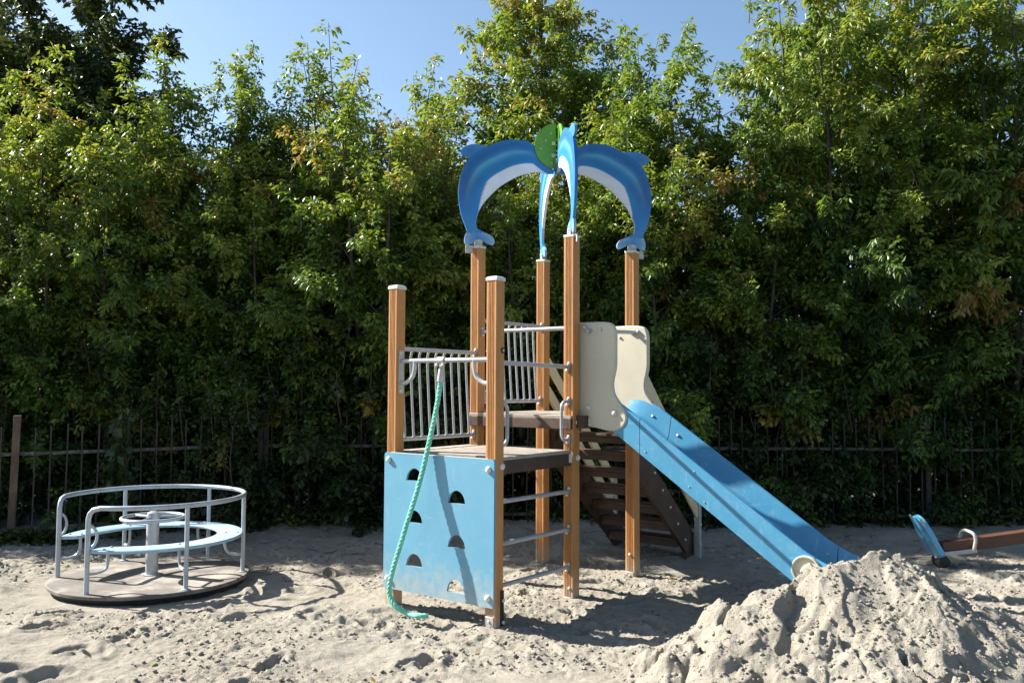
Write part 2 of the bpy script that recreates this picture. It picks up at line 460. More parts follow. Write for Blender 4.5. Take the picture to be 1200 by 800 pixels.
sx = np.linspace(-140, 140, 90); sy = np.linspace(-60, 220, 90)
SX, SY = np.meshgrid(sx, sy)
SH = -0.10 + 0.02 * fbm(SX.ravel() * 0.3, SY.ravel() * 0.3, 2, 3)
i2 = np.arange(8100).reshape(90, 90)
q2 = np.stack([i2[:-1, :-1], i2[:-1, 1:], i2[1:, 1:], i2[1:, :-1]], -1).reshape(-1, 4)
soil = link('soil_ground', np_mesh('soil_ground', np.stack([SX.ravel(), SY.ravel(), SH], 1), q2, M['soil']))
tag(soil, 'dark soil under the trees behind the fence', None, kind='structure')

def gz(x, y):
    return float(sand_h(np.array([x], float), np.array([y], float))[0])

# ------------------------------------------------------------------ sand pile
px0, px1, py0, py1 = 0.35, 4.1, 3.3, 6.35
n1, n2 = 470, 380
PX, PY = np.meshgrid(np.linspace(px0, px1, n1), np.linspace(py0, py1, n2))
x, y = PX.ravel(), PY.ravel()
prof_x = [0.35, 0.70, 0.86, 1.00, 1.12, 1.22, 1.36, 1.50, 1.64, 1.76, 1.86, 1.98, 2.14, 2.34, 2.46, 2.64, 2.95, 3.3, 3.7, 4.1]
prof_z = [0.00, 0.06, 0.22, 0.34, 0.43, 0.46, 0.46, 0.52, 0.61, 0.70, 0.73, 0.73, 0.74, 0.73, 0.65, 0.54, 0.38, 0.22, 0.08, 0.0]
xw = x + 0.10 * fbm(x * 2.2, y * 2.2, 2, 71)
yw = y + 0.10 * fbm(x * 2.0, y * 2.4, 2, 77)
top = np.interp(xw, prof_x, prof_z)
yc = 5.18 - 0.10 * np.sin((x - 0.6) * 1.6) + 0.02 * (x - 2)
dd = yw - yc
wf = 0.50 + 1.30 * np.sqrt(np.maximum(top, 0.001)) + 0.35 * np.clip(x - 2.25, 0, 1); wb = 0.30 + 0.85 * np.sqrt(np.maximum(top, 0.001))
q = np.where(dd < 0, -dd / wf, dd / wb)
g = np.clip(1 - q, 0, 1); g = g * (0.55 + 0.45 * g) * np.clip(1.25 - 0.25 * g, 0, 2)
h = top * g
run = vnoise(x * 5.5 + 0.8 * y, y * 1.3, 81)                   # gullies down the slope
h = h * (1 + 0.16 * run) + 0.0
amp = np.clip(h / 0.12, 0, 1)
rg = fbm(x * 4, y * 4, 3, 83, 0.45)
n_a = fbm(x * 2.3, y * 2.6, 3, 111, 0.5); n_b = fbm(x * 3.4 + 4, y * 3.0, 3, 117, 0.5)
step = lambda q_, th, w_: 1 / (1 + np.exp(-(q_ - th) / w_))
h = h + amp * ((0.034 + 0.030 * (x < 1.75)) * (step(n_a, 0.06, 0.014) - 0.5) + 0.022 * (step(n_b, -0.10, 0.014) - 0.5))
h = h + amp * 0.030 * rg
cr_ = np.abs(fbm(x * 3.1, y * 3.6, 2, 89, 0.5))
h = h - amp * 0.07 * np.clip(1 - cr_ / 0.05, 0, 1) * (vnoise(x * 1.7, y * 1.7, 97) > 0.12)
h = h + amp * ((0.18 + 1.0 * step(n_a, 0.04, 0.05)) * (0.010 * fbm(x * 14, y * 14, 2, 91, 0.6) + 0.012 * np.abs(fbm(x * 26, y * 26, 2, 93, 0.6)) + 0.009 * vnoise(x * 60, y * 60, 95)))
# slumped scarp on the left shoulder
sc = 1 / (1 + np.exp(-(x - 1.16 - 0.25 * vnoise(x * 3, y * 3, 99) - 0.25 * (y - 5.0)) / 0.018))
h = np.where((x < 1.7) & (h > 0.02), h * (0.84 + 0.16 * sc), h)
for lx, ly, lr, lh in ((0.95, 4.92, 0.15, 0.10), (1.20, 4.70, 0.17, 0.11), (0.80, 5.12, 0.12, 0.08), (1.42, 4.42, 0.16, 0.10), (1.75, 4.30, 0.13, 0.08), (2.75, 4.75, 0.26, 0.12)):
    qq = ((x - lx) / lr) ** 2 + ((y - ly) / (lr * 0.75)) ** 2 + 0.9 * fbm(x * 9, y * 9, 2, 131)
    h = np.maximum(h, h * 0.7 + lh * 1.25 / (1 + np.exp((qq - 0.8) / 0.12)))
base = sand_h(x.copy(), y.copy(), False)
ed = np.minimum.reduce([x - px0, px1 - x, y - py0, py1 - y])
h = h - 0.10 * np.clip(1 - ed / 0.15, 0, 1)
z = base - 0.045 + h + 0.0
# terraces push sideways a little so that lumps overhang
ox = 0.010 * fbm(x * 8, z * 8 + y, 2, 101); oy = 0.014 * amp * fbm(x * 8, z * 9 + 5, 2, 103)
i3 = np.arange(n1 * n2).reshape(n2, n1)
q3 = np.stack([i3[:-1, :-1], i3[:-1, 1:], i3[1:, 1:], i3[1:, :-1]], -1).reshape(-1, 4)
pile_v = np.stack([x + ox * amp, y + oy, z], 1)
pile = link('sand_pile', np_mesh('sand_pile', pile_v, q3, M['sand']))
tag(pile, 'large heap of pale clumpy sand in the foreground burying the slide end', 'sand pile')

# clods of sand
def clods(name, pos, size, seed):
    r = np.random.RandomState(seed)
    bm = bmesh.new(); bmesh.ops.create_icosphere(bm, subdivisions=1, radius=1)
    bv = np.array([v.co[:] for v in bm.verts]); bf = np.array([[v.index for v in f.verts] for f in bm.faces]); bm.free()
    n = len(pos)
    jit = 1 + 0.35 * (r.rand(n, len(bv), 1) - 0.5) * 2
    vv = bv[None] * jit * (size[:, None, None]) * np.stack([r.uniform(.8, 1.4, n), r.uniform(.8, 1.4, n), r.uniform(.55, .9, n)], 1)[:, None, :]
    a = r.uniform(0, 6.28, n); c_, s_ = np.cos(a)[:, None], np.sin(a)[:, None]
    X = vv[..., 0] * c_ - vv[..., 1] * s_; Y = vv[..., 0] * s_ + vv[..., 1] * c_
    vv = np.stack([X, Y, vv[..., 2]], -1) + pos[:, None, :]
    ff = (bf[None] + (np.arange(n) * len(bv))[:, None, None]).reshape(-1, 3)
    return link(name, np_mesh(name, vv.reshape(-1, 3), ff, M['sand']))
n = 26000
cx = rs.uniform(-5.2, 4.8, n); cy = 4.3 + 5.4 * rs.rand(n) ** 1.3
keep = (vnoise(cx * 1.3, cy * 1.5, 31) * 2.2 + 0.45 + 0.4 * (rs.rand(n) - 0.5) > 0.35) & (np.hypot(cx - CAR[0], cy - CAR[1]) > 1.0)
cx, cy = cx[keep], cy[keep]
cz = sand_h(cx.copy(), cy.copy())
csz = 0.003 + 0.015 * rs.rand(len(cx)) ** 4.5
o = clods('sand_clods', np.stack([cx, cy, cz + csz * 0.2], 1), csz, 11)
tag(o, 'small lumps of damp sand strewn over the ground', 'sand clods', kind='stuff')
pk = rs.randint(0, len(pile_v), 16000)
pk = pk[(h[pk] > 0.03)]
psz = 0.003 + 0.012 * rs.rand(len(pk)) ** 5
o = clods('sand_clods', pile_v[pk] + np.array([0, 0, 1])[None] * psz[:, None] * 0.2, psz, 12)
tag(o, 'crumbled lumps of sand lying on the foreground heap', 'sand clods', kind='stuff')

# ------------------------------------------------------------------ the play tower
tower = empty('play_tower', (BX, BY, 0), A_T)
tag(tower, 'wooden play tower with dolphin roof, blue climbing panel and blue slide', 'play tower')
W = 0.095
HL, HT = 2.44, 2.89
P = {'B': (0, 0), 'A': (0, SV), 'C': (1, 0), 'D': (1, SV), 'F': (2, 0), 'E': (2, SV)}

def post_profile():
    w = W / 2; ch = 0.006; g = 0.0045
    left = []      # the -x face with grooves, walked from +y to -y
    pts = []
    ys = np.linspace(w - 0.012, -w + 0.012, 6)
    pts.append((-w + ch, w)); pts.append((-w, w - ch))
    for y_ in ys[1:-1]:
        pts += [(-w, y_ + 0.0045), (-w + g, y_ + 0.0022), (-w + g, y_ - 0.0022), (-w, y_ - 0.0045)]
    pts.append((-w, -w + ch)); pts.append((-w + ch, -w))
    pts.append((w - ch, -w)); pts.append((w, -w + ch))
    for y_ in ys[1:-1][::-1]:
        pts += [(w, y_ - 0.0045), (w - g, y_ - 0.0022), (w - g, y_ + 0.0022), (w, y_ + 0.0045)]
    pts.append((w, w - ch)); pts.append((w - ch, w))
    return pts
PP = post_profile()
bolt_mesh = MB().lathe((0, 0, 0), (0, 0, 1), [(0.024, 0), (0.024, 0.006), (0.021, 0.014), (0.013, 0.020), (0.004, 0.022)], 14).mesh('bolt_cap', M['white'], 50)
bolt_small = MB().lathe((0, 0, 0), (0, 0, 1), [(0.013, 0), (0.013, 0.004), (0.010, 0.010), (0.003, 0.012)], 10).mesh('bolt_cap', M['white'], 50)
bolt_steel = MB().lathe((0, 0, 0), (0, 0, 1), [(0.012, 0), (0.012, 0.004), (0.009, 0.009), (0.003, 0.010)], 10).mesh('bolt', M['galv'], 50)
def bolt(parent, pos, nrm, me=None, name='bolt_cap'):
    o = link(name, me or bolt_mesh, parent)
    o.location = pos
    o.rotation_euler = V(nrm).to_track_quat('Z', 'Y').to_euler()
    return o
post_o = {}
for k, (x_, y_) in P.items():
    hh = HL if k in 'AB' else HT
    zb = -0.35
    mb = MB().prism(PP, lambda p, t: (x_ + p[0], y_ + p[1], t), zb, hh)
    po = mb.build('post', M['post'], tower, smooth=20); post_o[k] = po
    if k in 'AB':
        w = W / 2
        cap = MB()
        b0 = len(cap.v)
        rings = [(w + 0.004, hh - 0.012), (w + 0.004, hh + 0.010), (w - 0.010, hh + 0.020), (w - 0.03, hh + 0.024)]
        for r_, z_ in rings:
            for sx_, sy_ in ((-1, -1), (1, -1), (1, 1), (-1, 1)): cap.v.append(V(x_ + sx_ * r_, y_ + sy_ * r_, z_))
        for i in range(3):
            for j in range(4): cap.f.append((i * 4 + j, i * 4 + (j + 1) % 4, i * 4 + 4 + (j + 1) % 4, i * 4 + 4 + j))
        cap.f.append((12, 13, 14, 15)); cap.f.append((3, 2, 1, 0))
        cap.build('post_cap', M['white'], po, bevel=0.003)
    else:
        MB().box(x_ - W / 2 - .002, x_ + W / 2 + .002, y_ - W / 2 - .002, y_ + W / 2 + .002, hh - 0.010, hh + 0.010).build('post_cap', M['white'], po, bevel=0.003)
# steel feet on the posts
for k in 'BFAC':
    x_, y_ = P[k]
    top_ = {'B': 0.085, 'F': 0.06, 'A': 0.16, 'C': 0.03}[k]
    yy = (y_ - 0.036, y_ + 0.036) if k != 'A' else (y_ - 0.045, y_ + 0.02)
    fo = MB().box(x_ - W / 2 - 0.006, x_ - W / 2 + 0.002, yy[0], yy[1], -0.2, top_).build('foot_plate', M['galv'], post_o[k], bevel=0.002)
    bolt(fo, (x_ - W / 2 - 0.006, y_, top_ - 0.035), (-1, 0, 0), bolt_steel, 'bolt')
fo = MB().box(0.010, 0.040, -W / 2 - 0.012, -W / 2 + 0.001, -0.2, 0.26).build('anchor_bar', M['black'], post_o['B'], bevel=0.002)
for z_ in (0.04, 0.19): bolt(fo, (0.03, -W / 2 - 0.012, z_), (0, -1, 0), bolt_small)
bolt(post_o['F'], (2 - W / 2, 0.0, 0.21), (-1, 0, 0), bolt_small)
bolt(post_o['C'], (1 - W / 2, -0.012, 0.10), (-1, 0, 0), bolt_small)
# round black eyelet high on the front post
mb = MB().lathe((0.022, -W / 2 - 0.001, 1.935), (0, -1, 0), [(0.021, 0), (0.021, 0.006), (0.012, 0.008), (0.008, 0.004)], 16)
ey = mb.build('eyelet', M['black'], post_o['B'])
bolt(ey, (0.022, -W / 2 - 0.003, 1.935), (0, -1, 0), bolt_steel, 'bolt')

# blue climbing panel with half-moon grips
xf = -W / 2 - 0.020; y0_, y1_ = -W / 2, SV + W / 2; z0_, z1_ = 0.15, 1.172
bm = bmesh.new()
def ring_pts(pts): return [bm.verts.new((xf, p[0], p[1])) for p in pts]
rc = 0.012
outer = [(y0_ + rc, z0_), (y0_, z0_ + rc), (y0_, z1_ - rc), (y0_ + rc, z1_), (y1_ - rc, z1_), (y1_, z1_ - rc), (y1_, z0_ + rc), (y1_ - rc, z0_)]
loops = [outer]
holes_c = [(0.707, 0.975), (0.293, 0.842), (0.703, 0.665), (0.290, 0.527), (0.699, 0.345), (0.295, 0.211)]
for hy, hz in holes_c:
    pts = [(hy - 0.083, hz), (hy + 0.083, hz)]
    for a in np.linspace(0.10, math.pi - 0.10, 13): pts.append((hy + 0.079 * math.cos(a), hz + 0.004 + 0.088 * math.sin(a)))
    loops.append(pts)
edges = []
for lp in loops:
    vs = ring_pts(lp)
    for i in range(len(vs)): edges.append(bm.edges.new((vs[i], vs[(i + 1) % len(vs)])))
res = bmesh.ops.triangle_fill(bm, use_beauty=True, use_dissolve=False, edges=edges)
# drop faces inside the holes
def in_hole(c):
    for hy, hz in holes_c:
        if abs(c.y - hy) < 0.078 and hz + 0.001 < c.z < hz + 0.004 + 0.088 * math.sqrt(max(0, 1 - ((c.y - hy) / 0.0795) ** 2)) - 0.0005: return True
    return False
kill = [f for f in bm.faces if in_hole(f.calc_center_median())]
bmesh.ops.delete(bm, geom=kill, context='FACES_ONLY')
fs = bm.faces[:]
ex = bmesh.ops.extrude_face_region(bm, geom=fs)
bmesh.ops.translate(bm, verts=[g_ for g_ in ex['geom'] if isinstance(g_, bmesh.types.BMVert)], vec=(0.019, 0, 0))
bmesh.ops.recalc_face_normals(bm, faces=bm.faces[:])
me = bpy.data.meshes.new('climbing_panel'); bm.to_mesh(me); bm.free(); me.materials.append(M['blue'])
panel = link('climbing_panel', me, tower)
panel['label'] = 'light blue climbing panel with six half-moon grip holes'
for by_, bz_ in ((0.0, 1.10), (SV, 1.12), (0.0, 0.215), (SV - 0.002, 0.225)):
    bolt(panel, (xf, by_, bz_), (-1, 0, 0))
# pale worn strip along the panel's top edge
MB().box(xf + 0.003, xf + 0.017, y0_ + 0.06, y1_ - 0.06, z1_ - 0.001, z1_ + 0.003).build('edge_trim', M['white'], panel)

def platform(name, x0, x1, zt, zb, yo=0.0):
    root = MB()
    y0, y1 = -0.040, SV + 0.040
    t = 0.032
    root.box(x0, x1, y0, y0 + t, zb, zt - 0.026).box(x0, x1, y1 - t, y1, zb, zt - 0.026)
    root.box(x0 + 0.001, x0 + t, y0 + t, y1 - t, zb, zt - 0.026).box(x1 - t, x1 - 0.001, y0 + t, y1 - t, zb, zt - 0.026)
    o = root.build(name, M['brown'], tower, bevel=0.003)
    nb = 7; w = (x1 - x0) / nb
    for i in range(nb):
        MB().box(x0 + i * w + 0.003, x0 + (i + 1) * w - 0.003, y0 + 0.002, y1 - 0.002, zt - 0.0255, zt).build('deck_board', M['deckwood'], o, bevel=0.003)
    return o
lowp = platform('lower_platform', 0.055, 0.935, 1.182, 1.062)
upp = platform('upper_platform', 0.925, 2.02, 1.452, 1.345)
for x_, zc in ((0.915, 1.12),):
    b_ = MB().box(x_ - 0.02, x_ + 0.015, -0.052, -0.040, zc - 0.035, zc + 0.035).build('bracket', M['white'], lowp, bevel=0.003)
bolt(post_o['B'], (0.020, -W / 2, 1.118), (0, -1, 0)); bolt(post_o['C'], (1.012, -W / 2, 1.118), (0, -1, 0))
bolt(post_o['C'], (1.012, -W / 2, 1.40), (0, -1, 0)); bolt(post_o['C'], (1 - W / 2, 0.0, 1.395), (-1, 0, 0))
bolt(post_o['D'], (1 - W / 2, SV, 1.405), (-1, 0, 0))
MB().box(0.99, 1.16, -0.12, -0.052, 1.355, 1.452).build('slide_sill', M['brown'], upp, bevel=0.004)
MB().box(1.055, 1.075, -0.136, -0.120, 1.37, 1.43).build('bracket', M['white'], upp, bevel=0.003)

def flange(parent, c, n, up, w=0.034, h=0.085):
    """oval mounting flange with two bolt caps"""
    c, n, up = V(c), V(n).normalized(), V(up).normalized()
    sd = n.cross(up)
    poly = []
    for i in range(20):
        a = 2 * math.pi * i / 20
        u_ = math.cos(a) * w / 2; v_ = math.sin(a) * h / 2
        poly.append((u_, v_))
    mb = MB().prism(poly, lambda p, t: c + sd * p[0] + up * p[1] + n * t, 0, 0.008)
    o = mb.build('flange', M['steel'], parent)
    for s_ in (-1, 1): bolt(o, c + up * s_ * (h / 2 - 0.014) + n * 0.007, n, bolt_small)
    return o

# rungs on the open side between front post and corner post
for z_ in (0.86, 0.563, 0.27):
    r_ = MB().tube([(W / 2, 0.0, z_ + 0.006), (1 - W / 2, 0.0, z_ - 0.006)], 0.0165, 12).build('rung', M['steel'], tower)
    flange(r_, (1 - W / 2, 0, z_ - 0.006), (-1, 0, 0), (0, -0.35, 1)); flange(r_, (W / 2, 0, z_ + 0.006), (1, 0, 0), (0, 0.35, 1))
r_ = MB().tube([(W / 2, 0.0, 1.85), (1 - W / 2, 0.0, 1.838)], 0.0165, 12).build('side_rail', M['steel'], tower)
flange(r_, (1 - W / 2, 0, 1.838), (-1, 0, 0), (0, -0.35, 1))
r_ = MB().tube([(1.0, SV - W / 2, 2.152), (1.0, W / 2, 2.152)], 0.0165, 12).build('top_rail', M['steel'], tower)
flange(r_, (1.0, SV - W / 2, 2.152), (0, -1, 0), (-0.2, 0, 1))
# grab handles
for x_, sgn in ((0.0, 1), (1.0, -1)):
    xs = x_ + sgn * W / 2
    z0h, z1h = 1.262, 1.562
    pts = spline([(xs, 0, z1h), (xs + sgn * 0.06, 0, z1h), (xs + sgn * 0.092, 0, z1h - 0.03), (xs + sgn * 0.098, 0, z1h - 0.08), (xs + sgn * 0.098, 0, z0h + 0.08), (xs + sgn * 0.092, 0, z0h + 0.03), (xs + sgn * 0.06, 0, z0h), (xs, 0, z0h)], 5)
    hd = MB().tube(pts, 0.0135, 10).build('grab_handle', M['steel'], tower)
    flange(hd, (xs, 0, z1h), (sgn, 0, 0), (0, -0.3, 1), 0.04, 0.08); flange(hd, (xs, 0, z0h), (sgn, 0, 0), (0, -0.3, 1), 0.04, 0.08)

# cross bar over the climbing panel that carries the rope
zb_ = 1.872
cb = MB().tube([(0, W / 2 + 0.006, zb_), (0, SV - W / 2 - 0.006, zb_)], 0.017, 12)
for s_, yp in ((1, W / 2), (-1, SV - W / 2)):
    cb.tube(spline([(0, yp + s_ * 0.004, zb_ - 0.17), (0, yp + s_ * 0.06, zb_ - 0.165), (0, yp + s_ * 0.125, zb_ - 0.12), (0, yp + s_ * 0.145, zb_ - 0.06), (0, yp + s_ * 0.147, zb_)], 5), 0.0165, 10)
crossbar = cb.build('cross_bar', M['steel'], tower)
for s_, yp in ((1, W / 2), (-1, SV - W / 2)):
    ya, yb = sorted((yp, yp + s_ * 0.008))
    mp = MB().box(-0.028, 0.028, ya, yb, zb_ - 0.25, zb_ + 0.085).build('mounting_plate', M['steel'], crossbar, bevel=0.004)
    for z_ in (zb_ - 0.225, zb_ + 0.06): bolt(mp, (-0.012, yp + s_ * 0.008, z_), (0, s_, 0), bolt_small)
YR = 0.505
cl = MB().tube([(0, YR - 0.035, zb_), (0, YR + 0.035, zb_)], 0.027, 14).box(-0.014, 0.014, YR - 0.016, YR + 0.016, zb_ - 0.075, zb_ - 0.015)
cl = cl.build('rope_clamp', M['galv'], crossbar, bevel=0.003)
for s_ in (-1, 1): bolt(cl, (-0.02, YR + s_ * 0.03, zb_ - 0.035), (-1, 0, 0), bolt_small)

def railing(x0, x1, zt, zb, n):
    y_ = SV
    mb = MB()
    mb.tube([(x0, y_ - 0.015, zt), (x1, y_ - 0.015, zt)], 0.0165, 10)
    o = mb.build('railing', M['steel'], tower)
    MB().tube([(x0, y_ + 0.0, zb), (x1, y_ + 0.0, zb)], 0.0165, 10).build('bottom_rail', M['steel'], o)
    for x_, s_ in ((x0, 1), (x1, -1)):
        for z_, dy in ((zt, -0.015), (zb, 0)): flange(o, (x_, y_ + dy, z_), (s_, 0, 0), (0, -0.3, 1), 0.04, 0.085)
    me = None
    for i in range(n):
        xx = x0 + (x1 - x0) * (i + 0.6) / (n + 0.2)
        if me is None:
            pts = spline([(0, 0.0, zb), (0, 0.022, zb + 0.3), (0, 0.040, zt - 0.12), (0, 0.040, zt - 0.05), (0, 0.024, zt - 0.012), (0, -0.012, zt)], 5)
            me = MB().tube(pts, 0.0098, 8).mesh('baluster', M['steel'])
        b_ = link('baluster', me, o); b_.location = (xx, y_, 0)
    return o
railing(W / 2, 1 - W / 2, 1.967, 1.266, 9)
railing(1 + W / 2, 2 - W / 2, 2.25, 1.546, 9)

# ---- slide entrance wings
wing_l = [(0.03, 2.197), (-0.15, 2.198), (-0.27, 2.194), (-0.335, 2.172), (-0.362, 2.11), (-0.364, 1.98), (-0.362, 1.84), (-0.336, 1.715), (-0.348, 1.63), (-0.40, 1.555), (-0.452, 1.49), (-0.460, 1.425), (-0.428, 1.37), (-0.37, 1.343), (-0.30, 1.336), (-0.15, 1.362), (0.03, 1.37)]
def wing(x0, name='slide_wing'):
    poly = spline(wing_l, 4)
    mb = MB().prism([(p[0], p[1]) for p in poly], lambda p, t: (t, p[0], p[1]), x0 - 0.022, x0 + 0.022)
    return mb.build(name, M['beige'], tower, bevel=0.012, bseg=3)
XN, XF_ = 1.085, 1.625
wn_ = wing(XN); wf_ = wing(XF_)
for (py_, pz_) in ((-0.12, 1.515), (-0.355, 1.475)): bolt(wn_, (XN - 0.022, py_, pz_), (-1, 0, 0))
for (py_, pz_) in ((-0.145, 2.13), (-0.235, 2.135)): bolt(wn_, (XN - 0.022, py_, pz_), (-1, 0, 0), bolt_steel, 'bolt')
bolt(wf_, (XF_ - 0.022, -0.10, 2.10), (-1, 0, 0), bolt_steel, 'bolt')
rb = MB().tube([(1.0 + 0.03, -0.13, 2.125), (XF_ - 0.022, -0.245, 2.14)], 0.0165, 10).build('entry_bar', M['steel'], tower)
flange(rb, (XF_ - 0.022, -0.245, 2.14), (-1, 0, 0), (0, -1, 0.2), 0.04, 0.09)
flange(rb, (XN - 0.024, -0.10, 2.135), (-1, 0, 0), (0, -0.6, -1), 0.035, 0.08)

# ---- slide
def slide_path(y):      # y negative outwards -> height of the lower outer edge
    zl = 1.372 + 0.690 * (y + 0.284)
    if y < -1.78:
        y2 = -1.78; z2 = 1.372 + 0.690 * (y2 + 0.284)
        d = y2 - y
        zl = z2 - 0.690 * d + 0.85 * d * d if d < 0.40 else z2 - 0.690 * 0.40 + 0.85 * 0.16
    return zl
SW = XF_ - XN + 0.03
sec = [(0, 0), (0.0, 0.240), (0.003, 0.256), (0.010, 0.266), (0.020, 0.268), (0.030, 0.262), (0.040, 0.240), (0.066, 0.15), (0.082, 0.105), (0.11, 0.080), (0.17, 0.07)]
sec = sec + [(SW - a, b) for a, b in reversed(sec)]
def slide_section(ya, yb, n, name, parent):
    mb = MB(); N_ = len(sec)
    full = sec + [(SW - 0.03, 0.0), (SW - 0.04, 0.045), (0.04, 0.045), (0.03, 0.0)]
    # underside kept hollow: close the loop along a shallow soffit
    N_ = len(full)
    ys = np.linspace(ya, yb, n)
    for y_ in ys:
        zl = slide_path(y_)
        for a, b in full:
            z_ = zl + b
            lim = 1.600 + (b - 0.268) if b > 0.2 else (1.466 + (b - 0.07) * 0.6 if b > 0.06 else 1.39)
            k_ = 40.0
            z_ = -math.log(math.exp(-k_ * (z_ - lim)) + 1.0) / k_ + lim if z_ - lim > -0.3 else z_
            mb.v.append(V(XN - 0.015 + a, y_, z_))
    for i in range(n - 1):
        for k in range(N_):
            k2 = (k + 1) % N_
            mb.f.append((i * N_ + k, i * N_ + k2, (i + 1) * N_ + k2, (i + 1) * N_ + k))
    mb.f.append(tuple(range(N_))); mb.f.append(tuple((n - 1) * N_ + k for k in reversed(range(N_))))
    return mb.build(name, M['slide'], parent, smooth=30)
slide = slide_section(-0.575, -1.885, 34, 'slide_chute', tower)
slide['label'] = 'long blue plastic slide chute with raised rims'
top_sec = slide_section(-0.20, -0.570, 12, 'slide_head', slide)
lip = slide_section(-1.891, -2.02, 10, 'slide_lip', slide)
nz = V(0, 0.690, 1).normalized()
for y_, dz in ((-0.42, 0.165), (-0.645, 0.17), (-1.82, 0.17)):
    bolt(slide, (XN - 0.015 + SW - 0.0605, y_, min(slide_path(y_) + dz, 1.52)), (-0.95, 0, 0.30), bolt_steel, 'bolt')
# a few small fixing bolts on the near side wall
for y_, dz in ((-0.62, 0.05), (-0.98, 0.06), (-1.10, 0.04), (-1.02, 0.20)):
    b_ = bolt(slide, (XN - 0.015, y_, slide_path(y_) + dz), (-1, 0, 0), bolt_steel, 'bolt'); b_.scale = (0.5, 0.5, 0.5)
# round boss near the foot
hub_c = V(XN - 0.015, -1.832, 0.455)
hb = MB().lathe(hub_c, (-1, 0, 0), [(0.098, -0.01), (0.100, 0.012), (0.095, 0.020), (0.086, 0.018), (0.084, 0.006), (0.01, 0.006)], 32).build('slide_boss', M['beige'], slide)
dl = V(0, -0.72, 0.69)
mbx = MB().quadbox(hub_c + V(-0.014, 0, 0), V(0.012, 0, 0), dl * 0.060, V(0, 0.69, 0.72) * 0.022)
mbx.build('boss_web', M['beige'], hb, bevel=0.004)
# ---- stairs behind
stair = None
def stringer(y_):
    poly = [(2.02, 1.345), (2.02, 1.02), (3.22, 0.0), (3.22, -0.12), (3.40, -0.12), (3.40, 0.155)]
    poly = [(2.052, 1.34), (2.052, 0.985), (3.20, 0.04), (3.20, -0.15), (3.385, -0.15), (3.385, 0.20)]
    return MB().prism(poly, lambda p, t: (p[0], t, p[1]), y_ - 0.02, y_ + 0.02)
st = stringer(0.075).build('stairs', M['brown'], tower, bevel=0.003)
st['label'] = 'dark brown timber stairs with open treads behind the tower'
s2 = stringer(SV - 0.075).build('stringer', M['brown'], st, bevel=0.003)
for i in range(7):
    z_ = 1.252 - 0.178 * i; x_ = 2.10 + 0.163 * i
    MB().box(x_, x_ + 0.20, 0.097, SV - 0.097, z_ - 0.032, z_).build('tread', M['brown'], st, bevel=0.003)
    MB().box(x_ + 0.002, x_ + 0.034, 0.098, SV - 0.098, z_ - 0.088, z_ - 0.0325).build('tread_batten', M['brown'], st, bevel=0.003)
    for y_ in (0.054, SV - 0.054):
        s_ = -1 if y_ < 0.5 else 1
        bolt(st, (x_ + 0.10, y_, z_ - 0.02), (0, s_, 0), bolt_small)
    for y_, s_ in ((0.096, 1), (SV - 0.096, -1)):
        MB().box(x_ + 0.05, x_ + 0.09, min(y_, y_ + s_ * 0.03), max(y_, y_ + s_ * 0.03), z_ - 0.075, z_ - 0.033).build('tread_bracket', M['galv'], st, bevel=0.002)
for y_ in (0.0, SV):
    ys = y_ - 0.0
    pp = MB().box(3.335, 3.385, ys - 0.03, ys + 0.03, -0.2, 0.78).build('newel_post', M['galv'], st, bevel=0.004)
    for z_ in (0.10, 0.30): bolt(pp, (3.36, ys - 0.03, z_), (0, -1, 0), bolt_small)
    for zt in (1.92, 1.645):
        xe = 3.36
        drop = (xe - 2.05) * 0.95
        a0 = V(2.075, ys, zt); a1 = V(xe - 0.005, ys, zt - drop)
        MB().beam(a0, a1, 0.028, 0.105).build('handrail_board', M['beigeboard'], st, bevel=0.012, bseg=3)

